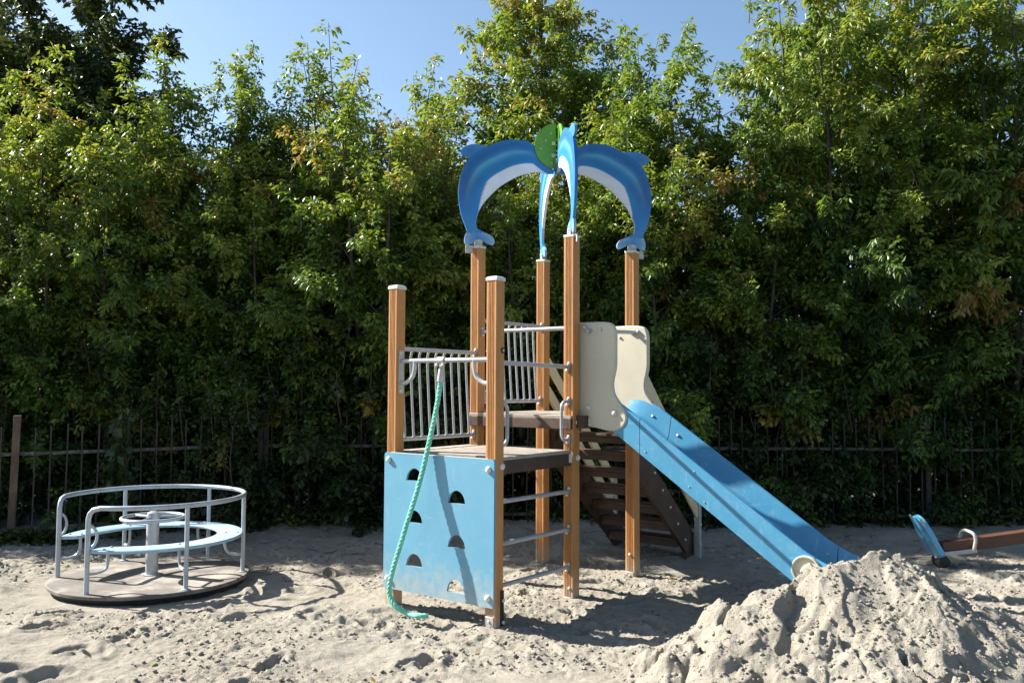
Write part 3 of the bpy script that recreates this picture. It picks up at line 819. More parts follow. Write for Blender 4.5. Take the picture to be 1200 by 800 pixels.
# ---- dolphin roof panels
def dolphin_mesh():
    back = [(-.098, 3.028), (-.117, 3.076), (-.154, 3.176), (-.175, 3.294), (-.18, 3.378), (-.165, 3.498), (-.132, 3.601), (-.085, 3.675), (-.01, 3.742), (.082, 3.788), (.164, 3.829), (.267, 3.857), (.37, 3.857), (.457, 3.838), (.53, 3.790), (.60, 3.705), (.645, 3.635), (.672, 3.585)]
    bell = [(-.008, 3.040), (-.022, 3.096), (-.019, 3.147), (.014, 3.233), (.081, 3.329), (.2, 3.445), (.337, 3.528), (.458, 3.571), (.56, 3.578), (.63, 3.566), (.668, 3.574)]
    def resample(pts, n):
        s = np.array(spline(pts, 8)); d = np.r_[0, np.cumsum(np.hypot(*np.diff(s, axis=0).T))]
        t = np.linspace(0, d[-1], n)
        return np.stack([np.interp(t, d, s[:, 0]), np.interp(t, d, s[:, 1])], 1)
    n, m = 72, 26
    Bk = resample(back, n); Be = resample(bell, n)
    verts = []; cols = []; faces = []
    T = 0.0125
    ramp_w = [0.0, 0.30, 0.42, 0.52, 0.60, 0.66, 0.72, 0.82, 1.0]
    ramp_c = np.array([(.030, .27, .56), (.024, .235, .53), (.020, .19, .48), (.040, .21, .48), (.13, .31, .56), (.24, .40, .62), (.075, .21, .48), (.016, .125, .38), (.024, .17, .45)])
    ramp_c *= np.array([0.42, 0.90, 0.86])
    def colour(t, w):
        c = np.array([np.interp(w, ramp_w, ramp_c[:, k]) for k in range(3)])
        # streak fades towards head and tail
        fade = np.clip((t - 0.16) / 0.16, 0, 1) * np.clip((0.88 - t) / 0.14, 0, 1)
        c = c * fade + np.array((.020, .18, .47)) * (1 - fade)
        if 0.12 < t < 0.42 and w > 0.30:
            k = math.sin((t - 0.12) / 0.30 * math.pi) * min(1, (w - 0.3) * 3) * 0.45 * (1 - max(0, w - 0.8) * 3)
            c = c * (1 - k) + np.array((.045, .085, .24)) * k
        bw = 0.30 * np.clip((t - 0.17) / 0.25, 0, 1) ** 0.8 * np.clip((0.93 - t) / 0.12, 0, 1)
        e = np.clip((bw - w) / 0.035 + 0.5, 0, 1)
        c = c * (1 - e) + np.array((.72, .75, .80)) * e
        if t < 0.14:
            k = (0.14 - t) / 0.14
            c = c * (1 - 0.35 * k) + np.array((.10, .32, .55)) * 0.35 * k
        return c
    for side in (-1, 1):
        for i in range(n):
            for j in range(m):
                w = j / (m - 1)
                p = Be[i] * (1 - w) + Bk[i] * w
                verts.append((p[0], side * T, p[1])); cols.append(colour(i / (n - 1), w))
    S = n * m
    for s_ in range(2):
        for i in range(n - 1):
            for j in range(m - 1):
                a = s_ * S + i * m + j
                qd = (a, a + 1, a + m + 1, a + m)
                faces.append(qd if s_ else qd[::-1])
    def rim(idx):
        for a, b in zip(idx[:-1], idx[1:]): faces.append((a, b, b + S, a + S))
    rim([i * m for i in range(n)]); rim([i * m + m - 1 for i in range(n)][::-1])
    rim([(n - 1) * m + j for j in range(m)]); rim([j for j in range(m)][::-1])
    def plate(poly, colfn, T2):
        pts = [tuple(p) for p in spline(poly, 5, True)]
        c = np.mean(pts, 0); b = len(verts); k = len(pts)
        for side in (-1, 1):
            for r in (0.0, 0.5, 0.8, 1.0):
                if r == 0: verts.append((c[0], side * T2, c[1])); cols.append(colfn(c, 0)); continue
                for p in pts:
                    qv = c + (np.array(p) - c) * r
                    verts.append((qv[0], side * T2, qv[1])); cols.append(colfn(qv, r))
        st_ = 1 + 3 * k
        for s_ in range(2):
            o_ = b + s_ * st_
            for i in range(k):
                j = (i + 1) % k
                f3 = (o_, o_ + 1 + i, o_ + 1 + j); faces.append(f3 if not s_ else f3[::-1])
                for r in range(2):
                    a0 = o_ + 1 + r * k
                    f4 = (a0 + i, a0 + k + i, a0 + k + j, a0 + j); faces.append(f4 if not s_ else f4[::-1])
        for i in range(k):
            j = (i + 1) % k
            a0 = b + 1 + 2 * k
            faces.append((a0 + i, a0 + j, a0 + st_ + j, a0 + st_ + i))
    fluke = [(-.012, 3.055), (.055, 3.022), (.112, 2.994), (.142, 2.952), (.126, 2.914), (.076, 2.931), (.016, 2.958), (-.05, 2.930), (-.093, 2.908), (-.119, 2.926), (-.122, 2.974), (-.098, 3.036), (-.055, 3.068)]
    plate(fluke, lambda p, r: np.array((.05, .24, .50)) * (1 - r ** 2) + np.array((.28, .43, .62)) * r ** 2 if p[1] < 3.02 else np.array((.022, .19, .47)), T - 0.0015)
    fin = [(-.085, 3.682), (-.115, 3.688), (-.150, 3.702), (-.163, 3.732), (-.134, 3.771), (-.058, 3.801), (.020, 3.797), (.075, 3.786), (.03, 3.72), (-.03, 3.68)]
    plate(fin, lambda p, r: np.array((.022, .16, .42)) * (1 - .5 * r) + np.array((.09, .27, .52)) * .5 * r, T - 0.0015)
    me = bpy.data.meshes.new('dolphin_panel')
    me.from_pydata(verts, [], faces)
    at = me.color_attributes.new('paint', 'FLOAT_COLOR', 'POINT')
    at.data.foreach_set('color', np.c_[np.array(cols), np.ones(len(cols))].astype(np.float32).ravel())
    m_, t_, b_, N_, L_ = nt('printed_dolphin_panel')
    an = N_.new('ShaderNodeAttribute'); an.attribute_name = 'paint'
    tc = N_.new('ShaderNodeTexCoord'); nn = N_.new('ShaderNodeTexNoise'); nn.inputs['Scale'].default_value = 7; nn.inputs['Detail'].default_value = 6
    L_.new(tc.outputs['Object'], nn.inputs['Vector'])
    mr = N_.new('ShaderNodeMapRange'); mr.inputs['From Min'].default_value = .3; mr.inputs['From Max'].default_value = .7; mr.inputs['To Min'].default_value = 0.9; mr.inputs['To Max'].default_value = 1.08
    L_.new(nn.outputs['Fac'], mr.inputs['Value'])
    vm = N_.new('ShaderNodeVectorMath'); vm.operation = 'SCALE'
    L_.new(an.outputs['Color'], vm.inputs[0]); L_.new(mr.outputs['Result'], vm.inputs['Scale'])
    L_.new(vm.outputs['Vector'], b_.inputs['Base Color'])
    b_.inputs['Roughness'].default_value = 0.42
    me.materials.append(m_)
    return me
dme = dolphin_mesh()
for k in 'DCFE':
    x_, y_ = P[k]
    ang = math.atan2(SV / 2 - y_, 1.5 - x_)
    o = link('dolphin_panel', dme, tower)
    o.location = (x_, y_, 0); o.rotation_euler = (0, 0, ang)
    # bracket straddling the tail at the post head
    for sd in (-1, 1):
        br = MB().box(-0.035, 0.035, *sorted((sd * 0.0130, sd * 0.020)), 2.895, 2.955).build('tail_bracket', M['galv'], o, bevel=0.002)
        bolt(br, (0.0, sd * 0.020, 2.945), (0, sd, 0), bolt_small)
    tabm = MB().box(-0.115, -0.050, -0.028, -0.018, 2.835, 2.905).build('tail_tab', M['galv'], o, bevel=0.002)
# green ball plates at the crown, where the noses meet
cz_ = 3.815; R_ = 0.205
half = [(0.012, -R_)] + [(max(0.012, R_ * math.cos(a)), R_ * math.sin(a)) for a in np.linspace(-math.pi / 2 + 0.06, math.pi / 2 - 0.06, 26)] + [(0.012, R_)]
for k in 'DCFE':
    x_, y_ = P[k]
    ang = math.atan2(y_ - SV / 2, x_ - 1.5)
    off = 0.0 if k in 'DF' else 0.0
    mb = MB().prism(half, lambda p, t: (p[0], t, p[1]), 0.0150, 0.0270)
    o = mb.build('ball_panel', M['green'], tower, bevel=0.002)
    o.location = (1.5, SV / 2, cz_); o.rotation_euler = (0, 0, ang)
    for (r_, z_) in ((0.150, -0.03), (0.05, -0.155), (0.105, 0.045), (0.06, 0.11)):
        bolt(o, (r_, 0.0270, z_), (0, 1, 0), bolt_steel, 'bolt')
    for z_ in (0.02, -0.09):
        MB().quadbox((0.035, 0.036, z_), (0.016, 0, 0), (0, 0.0075, 0), (0, 0, 0.016)).build('ball_bracket', M['white'], o, bevel=0.003)

# ------------------------------------------------------------------ rope
rp_l = [(0.0, YR, 1.80)] + [(0.0, 0.516, 1.759), (-0.006, 0.514, 1.682), (-0.03, 0.521, 1.537), (-0.062, 0.532, 1.381), (-0.09, 0.547, 1.244), (-0.105, 0.566, 1.132), (-0.125, 0.588, 1.007), (-0.165, 0.616, 0.841), (-0.205, 0.644, 0.689), (-0.235, 0.689, 0.504), (-0.25, 0.733, 0.36), (-0.255, 0.76, 0.253), (-0.255, 0.763, 0.161), (-0.255, 0.706, 0.096), (-0.212, 0.627, 0.045), (-0.215, 0.517, 0.045), (-0.17, 0.459, 0.045)]
rp = [V(l2w(*p)) for p in spline(rp_l, 14)]
# even resampling
d = np.r_[0, np.cumsum([(b - a).length for a, b in zip(rp[:-1], rp[1:])])]
tt = np.arange(0, d[-1], 0.011)
rpa = np.array([p[:] for p in rp])
path = np.stack([np.interp(tt, d, rpa[:, k]) for k in range(3)], 1)
rope_r = 0.0175
tng = np.gradient(path, axis=0); tng /= np.linalg.norm(tng, axis=1)[:, None]
nrm = np.cross(tng, np.array([0.31, 0.94, 0.12])); nrm /= np.linalg.norm(nrm, axis=1)[:, None]
bnm = np.cross(tng, nrm)
mb = MB()
for k in range(4):
    ph = tt * 2 * math.pi / 0.13 + k * math.pi / 2
    c = path + (nrm * np.cos(ph)[:, None] + bnm * np.sin(ph)[:, None]) * rope_r * 0.60
    mb.tube([tuple(p) for p in c], rope_r * 0.52, 8)
rope = mb.build('climbing_rope', M['rope'])
tag(rope, 'thick green twisted climbing rope hanging over the blue panel', 'rope')
MB().tube([tuple(path[0] + np.array([0, 0, 0.035])), tuple(path[0]), tuple(path[8])], [0.016, 0.024, 0.026], 14).build('rope_sleeve', M['galv'], rope)

# ------------------------------------------------------------------ merry-go-round
CX, CY = CAR
mg = empty('merry_go_round', (CX, CY, 0), 0)
tag(mg, 'grey steel merry-go-round with pale blue ring bench on sandy deck', 'merry-go-round')
RD = 0.80
MB().lathe((0, 0, 0), (0, 0, 1), [(RD - 0.012, 0.030), (RD, 0.036), (RD, 0.058), (RD - 0.006, 0.064), (0.02, 0.0645)], 96).build('deck', M['cardeck'], mg)
MB().lathe((0, 0, 0), (0, 0, 1), [(RD - 0.10, -0.08), (RD - 0.04, -0.02), (RD - 0.02, 0.0295)], 64).build('deck_skirt', M['black'], mg)
ZR = 0.725; RP = 0.748
ang = lambda X, Y: math.atan2(Y - CY, X - CX)
# post angles: gap on the left side, towards the camera's left
angs = [math.radians(a) for a in (190, 254, 312, 10, 72, 131)]
# ring goes from the last gap post round to the first
a0, a1 = angs[1], angs[0] + 2 * math.pi
nseg = 72
ringp = []
for sgn, aa in ((1, a0),):
    pass
def rp_(a, r=RP, z=ZR): return (r * math.cos(a), r * math.sin(a), z)
cr_a = 0.11 / RP
ringp = [rp_(a0, RP, 0.06), rp_(a0, RP, ZR - 0.13), rp_(a0, RP, ZR - 0.09), rp_(a0 + cr_a * .12, RP, ZR - 0.045), rp_(a0 + cr_a * .4, RP, ZR - 0.015)]
ringp += [rp_(a) for a in np.linspace(a0 + cr_a, a1 - cr_a, nseg)]
ringp += [rp_(a1 - cr_a * .4, RP, ZR - 0.015), rp_(a1 - cr_a * .12, RP, ZR - 0.045), rp_(a1, RP, ZR - 0.09), rp_(a1, RP, ZR - 0.13), rp_(a1, RP, 0.06)]
MB().tube(ringp, 0.0195, 12).build('ring_rail', M['carsteel'], mg)
for a in angs[2:]:
    po = MB().tube([rp_(a, RP, 0.0645), rp_(a, RP, ZR - 0.008)], 0.018, 12).build('rail_post', M['carsteel'], mg)
    MB().lathe(rp_(a, RP, 0.0645), (0, 0, 1), [(0.036, 0), (0.036, 0.006), (0.02, 0.009)], 14).build('post_foot', M['carsteel'], po)
# hand loops beside the gap
for a, s_ in ((a0, 1), (a1, -1)):
    pts = []
    for k in range(13):
        t_ = -math.pi / 2 + math.pi * k / 12
        rr_ = 0.09
        pts.append((RP * math.cos(a) - (math.cos(a)) * rr_ * 0.85 * math.cos(t_) * 0.6 - s_ * math.sin(a) * rr_ * 0.5 * math.cos(t_), RP * math.sin(a) - math.sin(a) * rr_ * 0.85 * math.cos(t_) * 0.6 + s_ * math.cos(a) * rr_ * 0.5 * math.cos(t_), 0.50 + rr_ * math.sin(t_)))
    MB().tube(pts, 0.011, 8).build('hand_loop', M['carsteel'], mg)
# ring bench
ZB = 0.40
mb = MB(); nb = 60; secb = [(0.735, ZB - 0.026), (0.742, ZB - 0.018), (0.742, ZB - 0.006), (0.735, ZB), (0.535, ZB), (0.525, ZB - 0.006), (0.525, ZB - 0.018), (0.535, ZB - 0.026)]
bav = np.linspace(a0 + 0.02, a1 - 0.02, nb)
for i, a in enumerate(bav):
    e = min(i, nb - 1 - i) / 9.0
    tp = min(1, e)
    for r_, z_ in secb:
        rin = 0.525 + (0.742 - 0.525) * (0.42 * (1 - math.sqrt(1 - (1 - tp) ** 2)))
        rr_ = rin + (r_ - 0.525) * (0.742 - rin) / (0.742 - 0.525)
        mb.v.append(V(rp_(a, rr_, z_)))
for i in range(nb - 1):
    for k in range(8):
        mb.f.append((i * 8 + k, i * 8 + (k + 1) % 8, (i + 1) * 8 + (k + 1) % 8, (i + 1) * 8 + k))
mb.f.append(tuple(range(8))); mb.f.append(tuple((nb - 1) * 8 + k for k in range(8)))
bench = mb.build('bench', M['bench'], mg)
for k_, a in enumerate(angs):
    da = 0.10 if k_ == 1 else (-0.10 if k_ == 0 else 0.0)
    pts = spline([rp_(a, RP - 0.012, ZB - 0.185), rp_(a + da * .5, RP - 0.07, ZB - 0.185), rp_(a + da, RP - 0.125, ZB - 0.165), rp_(a + da, RP - 0.15, ZB - 0.11), rp_(a + da, RP - 0.152, ZB - 0.024)], 5)
    MB().tube(pts, 0.0125, 8).build('bench_bracket', M['carsteel'], mg)
    for r_ in (0.70, 0.60): bolt(bench, rp_(a + da * 1.5, r_, ZB), (0, 0, 1), bolt_steel, 'bolt')
MB().lathe((0, 0, 0), (0, 0, 1), [(0.085, 0.0645), (0.085, 0.072), (0.052, 0.073), (0.052, 0.565), (0.046, 0.585), (0.025, 0.598), (0.004, 0.60)], 24).build('centre_column', M['steel'], mg)
wheel = MB().tube([(0.25 * math.cos(a), 0.25 * math.sin(a), 0.545) for a in np.linspace(0, 2 * math.pi, 49)[:-1]], 0.0155, 10, closed=True).build('hand_wheel', M['carsteel'], mg)
for a in (0.5, 0.5 + 2 * math.pi / 3, 0.5 + 4 * math.pi / 3):
    MB().tube([(0.045 * math.cos(a), 0.045 * math.sin(a), 0.55), (0.24 * math.cos(a), 0.24 * math.sin(a), 0.545)], 0.011, 8).build('spoke', M['carsteel'], wheel)

# ------------------------------------------------------------------ seesaw
ss = empty('seesaw', (4.02, 8.30, 0), math.radians(-4))
tag(ss, 'brown seesaw beam with blue backrest and silver handle near the right edge', 'seesaw')
def ssp(x, z): return (x, z)
sl = 0.155
beam_a = V(0.06, 0, 0.175); beam_b = V(3.0, 0, 0.175 + 2.94 * sl)
MB().beam(beam_a, beam_b, 0.11, 0.11).build('beam', M['seesawwood'], ss, bevel=0.006)
# backrest: an upright plate leaning outwards, with two grip holes
bm = bmesh.new()
def bk(u, v): return (u, v)
outl = [(-0.15, 0.0), (0.15, 0.0), (0.165, 0.12), (0.16, 0.26), (0.12, 0.36), (0.05, 0.40), (-0.05, 0.40), (-0.12, 0.36), (-0.16, 0.26), (-0.165, 0.12)]
outl = [tuple(p) for p in spline(outl, 4, True)]
hls = [[(sx_ * 0.075 + 0.038 * math.cos(a), 0.23 + 0.065 * math.sin(a)) for a in np.linspace(0, 2 * math.pi, 17)[:-1]] for sx_ in (-1, 1)]
ed_ = []
for lp in [outl] + hls:
    vs = [bm.verts.new((0, p[0], p[1])) for p in lp]
    for i in range(len(vs)): ed_.append(bm.edges.new((vs[i], vs[(i + 1) % len(vs)])))
bmesh.ops.triangle_fill(bm, use_beauty=True, use_dissolve=False, edges=ed_)
kill = []
for f in bm.faces:
    c = f.calc_center_median()
    if min((abs(c.y) - 0.075) ** 2 / 0.0375 ** 2 + (c.z - 0.23) ** 2 / 0.0645 ** 2, 9) < 0.97: kill.append(f)
bmesh.ops.delete(bm, geom=kill, context='FACES_ONLY')
ex = bmesh.ops.extrude_face_region(bm, geom=bm.faces[:])
bmesh.ops.translate(bm, verts=[g_ for g_ in ex['geom'] if isinstance(g_, bmesh.types.BMVert)], vec=(0.05, 0, 0))
bmesh.ops.recalc_face_normals(bm, faces=bm.faces[:])
me = bpy.data.meshes.new('backrest'); bm.to_mesh(me); bm.free(); me.materials.append(M['seesawblue'])
br_ = link('backrest', me, ss); br_.location = (0.0, 0, 0.10); br_.rotation_euler = (0, math.radians(-27), 0)
bmod = br_.modifiers.new('bevel', 'BEVEL'); bmod.width = 0.008; bmod.segments = 2; bmod.limit_method = 'ANGLE'
for y_ in (-0.13, 0.13):
    MB().beam(V(-0.01, y_ * 0.55, 0.115), V(0.36, y_ * 0.55, 0.165), 0.012, 0.04).build('seat_bracket', M['steel'], ss, bevel=0.002)
    tb = MB().tube(spline([(-0.005, y_, 0.13), (-0.09, y_, 0.30), (-0.17, y_, 0.46)], 4), 0.012, 8).build('backrest_tube', M['steel'], ss)
hp = [(0.33, -0.075, 0.165), (0.345, -0.085, 0.26), (0.335, -0.075, 0.315), (0.31, -0.03, 0.335), (0.30, 0.03, 0.335), (0.285, 0.075, 0.31), (0.275, 0.085, 0.25), (0.28, 0.075, 0.165)]
MB().tube(spline(hp, 5), 0.0165, 10).build('handle', M['galv'], ss)
mb = MB().lathe((0.06, -0.10, 0.05), (0, 1, 0), [(0.03, 0), (0.052, 0.01), (0.06, 0.05), (0.06, 0.15), (0.052, 0.19), (0.03, 0.2)], 20).build('bumper', M['black'], ss)
bolt(ss, (-0.02, -0.085, 0.10), (0, -1, 0), bolt_small)
MB().box(1.62, 1.72, -0.09, 0.09, -0.2, 0.36).build('pivot_stand', M['steel'], ss, bevel=0.004)

# ------------------------------------------------------------------ fence
def fence(name, pts, label, zt, zb, hp, seed, posts, wood_first=False):
    r = np.random.RandomState(seed)
    root = empty(name, (pts[0][0], pts[0][1], 0), 0)
    tag(root, label, 'fence', 'iron fence behind the play area')
    a = V(0, 0, 0); b = V(pts[1][0] - pts[0][0], pts[1][1] - pts[0][1], 0)
    L = b.length; d = b.normalized(); n_ = V(-d.y, d.x, 0)
    prm = MB().quadbox((0, 0, 0.5), (0.0075, 0, 0), (0, 0.0075, 0), (0, 0, 0.5)).mesh('picket', M['iron'])
    n = int(L / 0.148)
    for i in range(n):
        t = (i + 0.5) / n * L
        k = t / L
        o = link('picket', prm, root)
        p = d * t
        lo = -0.08; hi = hp[0] * (1 - k) + hp[1] * k + r.uniform(-0.025, 0.025)
        o.location = (p.x - n_.x * 0.018, p.y - n_.y * 0.018, lo); o.scale = (1, 1, hi - lo)
        o.rotation_euler = (r.uniform(-.012, .012), r.uniform(-.014, .014), math.atan2(d.y, d.x) + r.uniform(-.2, .2))
    for z_ in ((zt[0], zt[1]), (zb[0], zb[1])):
        q0 = V(0, 0, z_[0]); q1 = d * L + V(0, 0, z_[1])
        pp = []
        m = 14
        rail = MB()
        for i in range(m):
            t0, t1 = i / m, (i + 1) / m
            rail.beam(q0.lerp(q1, t0) + V(0, 0, r.uniform(-.002, .002)), q0.lerp(q1, t1) + V(0, 0, r.uniform(-.002, .002)), 0.020, 0.034)
        rail.build('rail', M['ironrail'], root)
    for i, t in enumerate(posts):
        p = d * t
        wood = wood_first and i == 0
        po = MB().quadbox((p.x, p.y, 0.6), d * (0.036 if wood else 0.03), n_ * 0.03, (0.018 if wood else 0.0, 0, 0.75))
        po.build('fence_post', M['fencewood'] if wood else M['iron'], root, bevel=0.004)
    return root
dl_ = V(-2.95 + 5.19, 10.2 - 9.08, 0).normalized()
st_ = V(-5.19, 9.08, 0) - dl_ * 2.6
fence('iron_fence', (st_[:2], (-2.95, 10.2)), 'rusty picket fence with a weathered wooden post behind the merry-go-round', (0.92, 0.975), (0.14, 0.19), (1.10, 1.33), 5, (2.6, 5.1), True)
fence('iron_fence', ((-2.90, 10.215), (7.9, 10.25)), 'long dark picket fence run behind the play tower and slide', (0.975, 0.955), (0.19, 0.18), (1.33, 1.31), 6, (0.02, 2.6, 5.2, 7.8, 10.4))

# ------------------------------------------------------------------ foliage
def leaf_cloud(pos, axis, rng, length, width, per, tint, spread=0.5, droop=0.5):
    """compound leaves: pos/axis per leaf (N,3), per leaflets each; returns verts, tris, tint"""
    N = len(pos)
    up = np.array([0, 0, 1.0])
    axis = axis / (np.linalg.norm(axis, axis=1)[:, None] + 1e-9)
    side = np.cross(axis, up); side /= (np.linalg.norm(side, axis=1)[:, None] + 1e-6)
    V_, F_, T_ = [], [], []
    base = 0
    for k in range(per):
        s_ = [0, 1, -1, 1, -1][k]
        back = [0.0, 0.30, 0.30, 0.62, 0.62][k]
        L_ = length * rng.uniform(0.75, 1.25, N) * (1.0 if k == 0 else 0.88)
        W_ = width * rng.uniform(0.8, 1.2, N)
        root = pos - axis * (back * length)[..., None] if hasattr(back * length, '__len__') else pos - axis * (back * length)
        dr = axis * (1.0 if k == 0 else 0.55) + side * s_ * 0.85 + np.array([0, 0, -1.0]) * (droop * rng.uniform(0.4, 1.5, N))[:, None] + rng.normal(0, 0.22, (N, 3))
        dr /= np.linalg.norm(dr, axis=1)[:, None]
        sd = np.cross(dr, up + rng.normal(0, spread, (N, 3))); sd /= (np.linalg.norm(sd, axis=1)[:, None] + 1e-6)
        nm = np.cross(sd, dr)
        p0 = root; p2 = root + dr * L_[:, None] - up * (0.10 * L_)[:, None]
        mid = root + dr * (0.45 * L_)[:, None]
        fold = (0.10 + 0.12 * rng.rand(N)) * L_
        p1 = mid + sd * (W_ / 2)[:, None] - nm * fold[:, None] * 0.6
        p3 = mid - sd * (W_ / 2)[:, None] - nm * fold[:, None] * 0.6
        vv = np.stack([p0, p1, p2, p3], 1).reshape(-1, 3)
        b = base + np.arange(N)[:, None] * 4
        ff = np.concatenate([b + np.array([0, 1, 2]), b + np.array([0, 2, 3])], 0)
        V_.append(vv); F_.append(ff); T_.append(np.repeat(tint + rng.normal(0, 0.05, N), 4)); base += 4 * N
    return np.concatenate(V_), np.concatenate(F_), np.concatenate(T_)

def unit(v): return v / (np.linalg.norm(v) + 1e-9)

def grow(seed, H, R, nstem=3, nbranch=46, low=0.10, leaf=(0.082, 0.039), per=3, node=0.050, twig_len=(0.20, 0.44), twig_d=0.080,
         shoots=8, env=None, droop=0.55, yellow=0.0, orange=0.0, stem_r=0.05, lean=(0, 0)):
    rng = np.random.RandomState(seed)
    bark = MB()
    lp, la, lt = [], [], []
    def add_twig(p0, d, L, tint):
        n = max(3, int(L / node))
        d = unit(d)
        t = (np.arange(n) + rng.uniform(0.2, 0.8, n)) / n
        bend = np.array([0, 0, rng.uniform(-0.28, 0.12)])
        P_ = p0[None] + d[None] * (t * L)[:, None] + bend[None] * (t ** 2 * L)[:, None]
        a = unit(np.cross(d, rng.normal(0, 1, 3))); b = np.cross(d, a)
        ph = np.arange(n) * (math.pi / 2) + rng.uniform(0, 6)
        for s_ in (1, -1):
            dirs = (a[None] * np.cos(ph)[:, None] + b[None] * np.sin(ph)[:, None]) * s_
            ax = dirs * 0.8 + d[None] * 0.45 + np.array([0, 0, -0.15])[None]
            pet = rng.uniform(0.035, 0.085, n)
            lp.append(P_ + ax * pet[:, None]); la.append(ax); lt.append(np.full(n, tint) + rng.normal(0, 0.05, n))
        lp.append((p0 + d * L + bend * L)[None]); la.append(d[None] + np.array([[0, 0, -0.2]])); lt.append(np.array([tint + 0.04]))
        return p0 + d * L + bend * L
    stems = []
    for s in range(nstem):
        az = 2 * math.pi * (s + rng.uniform(-.3, .3)) / nstem
        out = R * rng.uniform(0.12, 0.42) if nstem > 1 else R * 0.05
        hs = H * rng.uniform(0.80, 1.0) if s else H * 0.97
        n = 12
        pts = []
        wob = rng.normal(0, 0.05 * R, (n, 2)).cumsum(0) * 0.6
        for i in range(n):
            t = i / (n - 1)
            pts.append(np.array([math.cos(az) * out * t ** 0.8 + 0.06 * math.cos(az) + wob[i, 0] * t + lean[0] * t, math.sin(az) * out * t ** 0.8 + 0.06 * math.sin(az) + wob[i, 1] * t + lean[1] * t, -0.15 + (hs + 0.15) * t]))
        r0 = stem_r * rng.uniform(0.8, 1.15)
        bark.tube([tuple(p) for p in pts], [r0 * (1 - 0.9 * i / (n - 1)) + 0.005 for i in range(n)], 7)
        stems.append((np.array(pts), hs, r0))
    env = env or (lambda s_: (0.80 + 0.40 * s_ if s_ < 0.45 else 0.98 - 1.2 * (s_ - 0.45) ** 1.2 * 1.2))
    for bi in range(nbranch):
        pts, hs, r0 = stems[bi % nstem]
        s_ = low + (0.97 - low) * ((bi // nstem + rng.rand()) / (nbranch / nstem))
        s_ = min(0.97, s_)
        fi = s_ * (len(pts) - 1); i0 = int(fi); p = pts[i0] * (1 - fi + i0) + pts[min(i0 + 1, len(pts) - 1)] * (fi - i0)
        az = bi * 2.39996 + rng.uniform(-.5, .5)
        L = R * max(0.16, env(s_)) * rng.uniform(0.62, 1.18)
        el = math.radians(rng.uniform(8, 36) + 26 * s_)
        d = np.array([math.cos(az) * math.cos(el), math.sin(az) * math.cos(el), math.sin(el)])
        m = 6; bp = [p]; dd_ = d.copy()
        for i in range(m):
            dd_ = unit(dd_ + rng.normal(0, 0.12, 3) + np.array([0, 0, 0.06 - 0.07 * i]))
            bp.append(bp[-1] + dd_ * L / m)
        rb = max(0.006, 0.32 * r0 * (1 - 0.75 * s_))
        bark.tube([tuple(q) for q in bp], [rb * (1 - 0.8 * i / m) + 0.002 for i in range(m + 1)], 4, caps=False)
        tint = 0.17 + 0.46 * s_ + yellow + rng.normal(0, 0.08)  # upper leaves yellow with autumn; lower ones painted darker to deepen the shade
        if rng.rand() < orange: tint = rng.uniform(0.84, 0.97)
        nt_ = max(4, int(L / twig_d))
        for i in range(nt_):
            t = 0.18 + 0.82 * ((i + rng.rand()) / nt_) ** 0.7
            fi = t * m; i0 = min(int(fi), m - 1); q_ = bp[i0] * (1 - fi + i0) + bp[i0 + 1] * (fi - i0)
            td = dd_ * 0.45 + rng.normal(0, 0.55, 3) + np.array([0, 0, 0.22])
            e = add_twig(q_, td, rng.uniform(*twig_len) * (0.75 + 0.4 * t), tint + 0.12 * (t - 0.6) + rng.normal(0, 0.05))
            if i % 3 == 0: bark.tube([tuple(q_), tuple(e)], [0.004, 0.0015], 3, caps=False)
        add_twig(bp[-1], dd_ + np.array([0, 0, 0.25]), rng.uniform(*twig_len) * 1.1, tint + 0.06)
    # upright leafy shoots at the crown
    for k in range(shoots):
        pts, hs, r0 = stems[k % nstem]
        b_ = pts[-1 - (k // nstem) % 3] + rng.normal(0, 0.16 * R, 3) * np.array([1, 1, 0.4])
        d = unit(np.array([rng.normal(0, .16), rng.normal(0, .16), 1.0]))
        L = rng.uniform(0.45, 1.05)
        e = b_ + d * L
        bark.tube([tuple(b_), tuple(e)], [0.009, 0.003], 4, caps=False)
        nn = int(L / 0.10)
        for i in range(nn):
            t = (i + rng.rand()) / nn
            w_ = 0.30 * (1 - 0.75 * t) + 0.05
            az = rng.uniform(0, 6.28)
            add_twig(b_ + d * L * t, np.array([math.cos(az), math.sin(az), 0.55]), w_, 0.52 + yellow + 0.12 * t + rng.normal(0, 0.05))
    lp = np.concatenate(lp); la = np.concatenate(la); lt = np.concatenate(lt)
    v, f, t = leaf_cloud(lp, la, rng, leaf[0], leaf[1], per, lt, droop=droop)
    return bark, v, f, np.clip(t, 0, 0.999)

TREE = {}
def tree_proto(key, leafmat='leaf', **kw):
    bark, v, f, t = grow(**kw)
    tm = bark.mesh('trunk', M['bark'], 60, fix=False)
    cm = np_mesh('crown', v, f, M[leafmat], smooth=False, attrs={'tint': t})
    TREE[key] = (tm, cm, kw['H'])
    return len(f)
def plant(key, x, y, rz, s, label, cat='tree', name='leafy_tree', group='trees behind the fence', z=-0.09, sz=None, parts=('trunk', 'crown')):
    tm, cm, h_ = TREE[key]
    root = empty(name, (x, y, z), rz)
    root.scale = (s, s, sz or s)
    tag(root, label, cat, group)
    link(parts[0], tm, root); link(parts[1], cm, root)
    return root

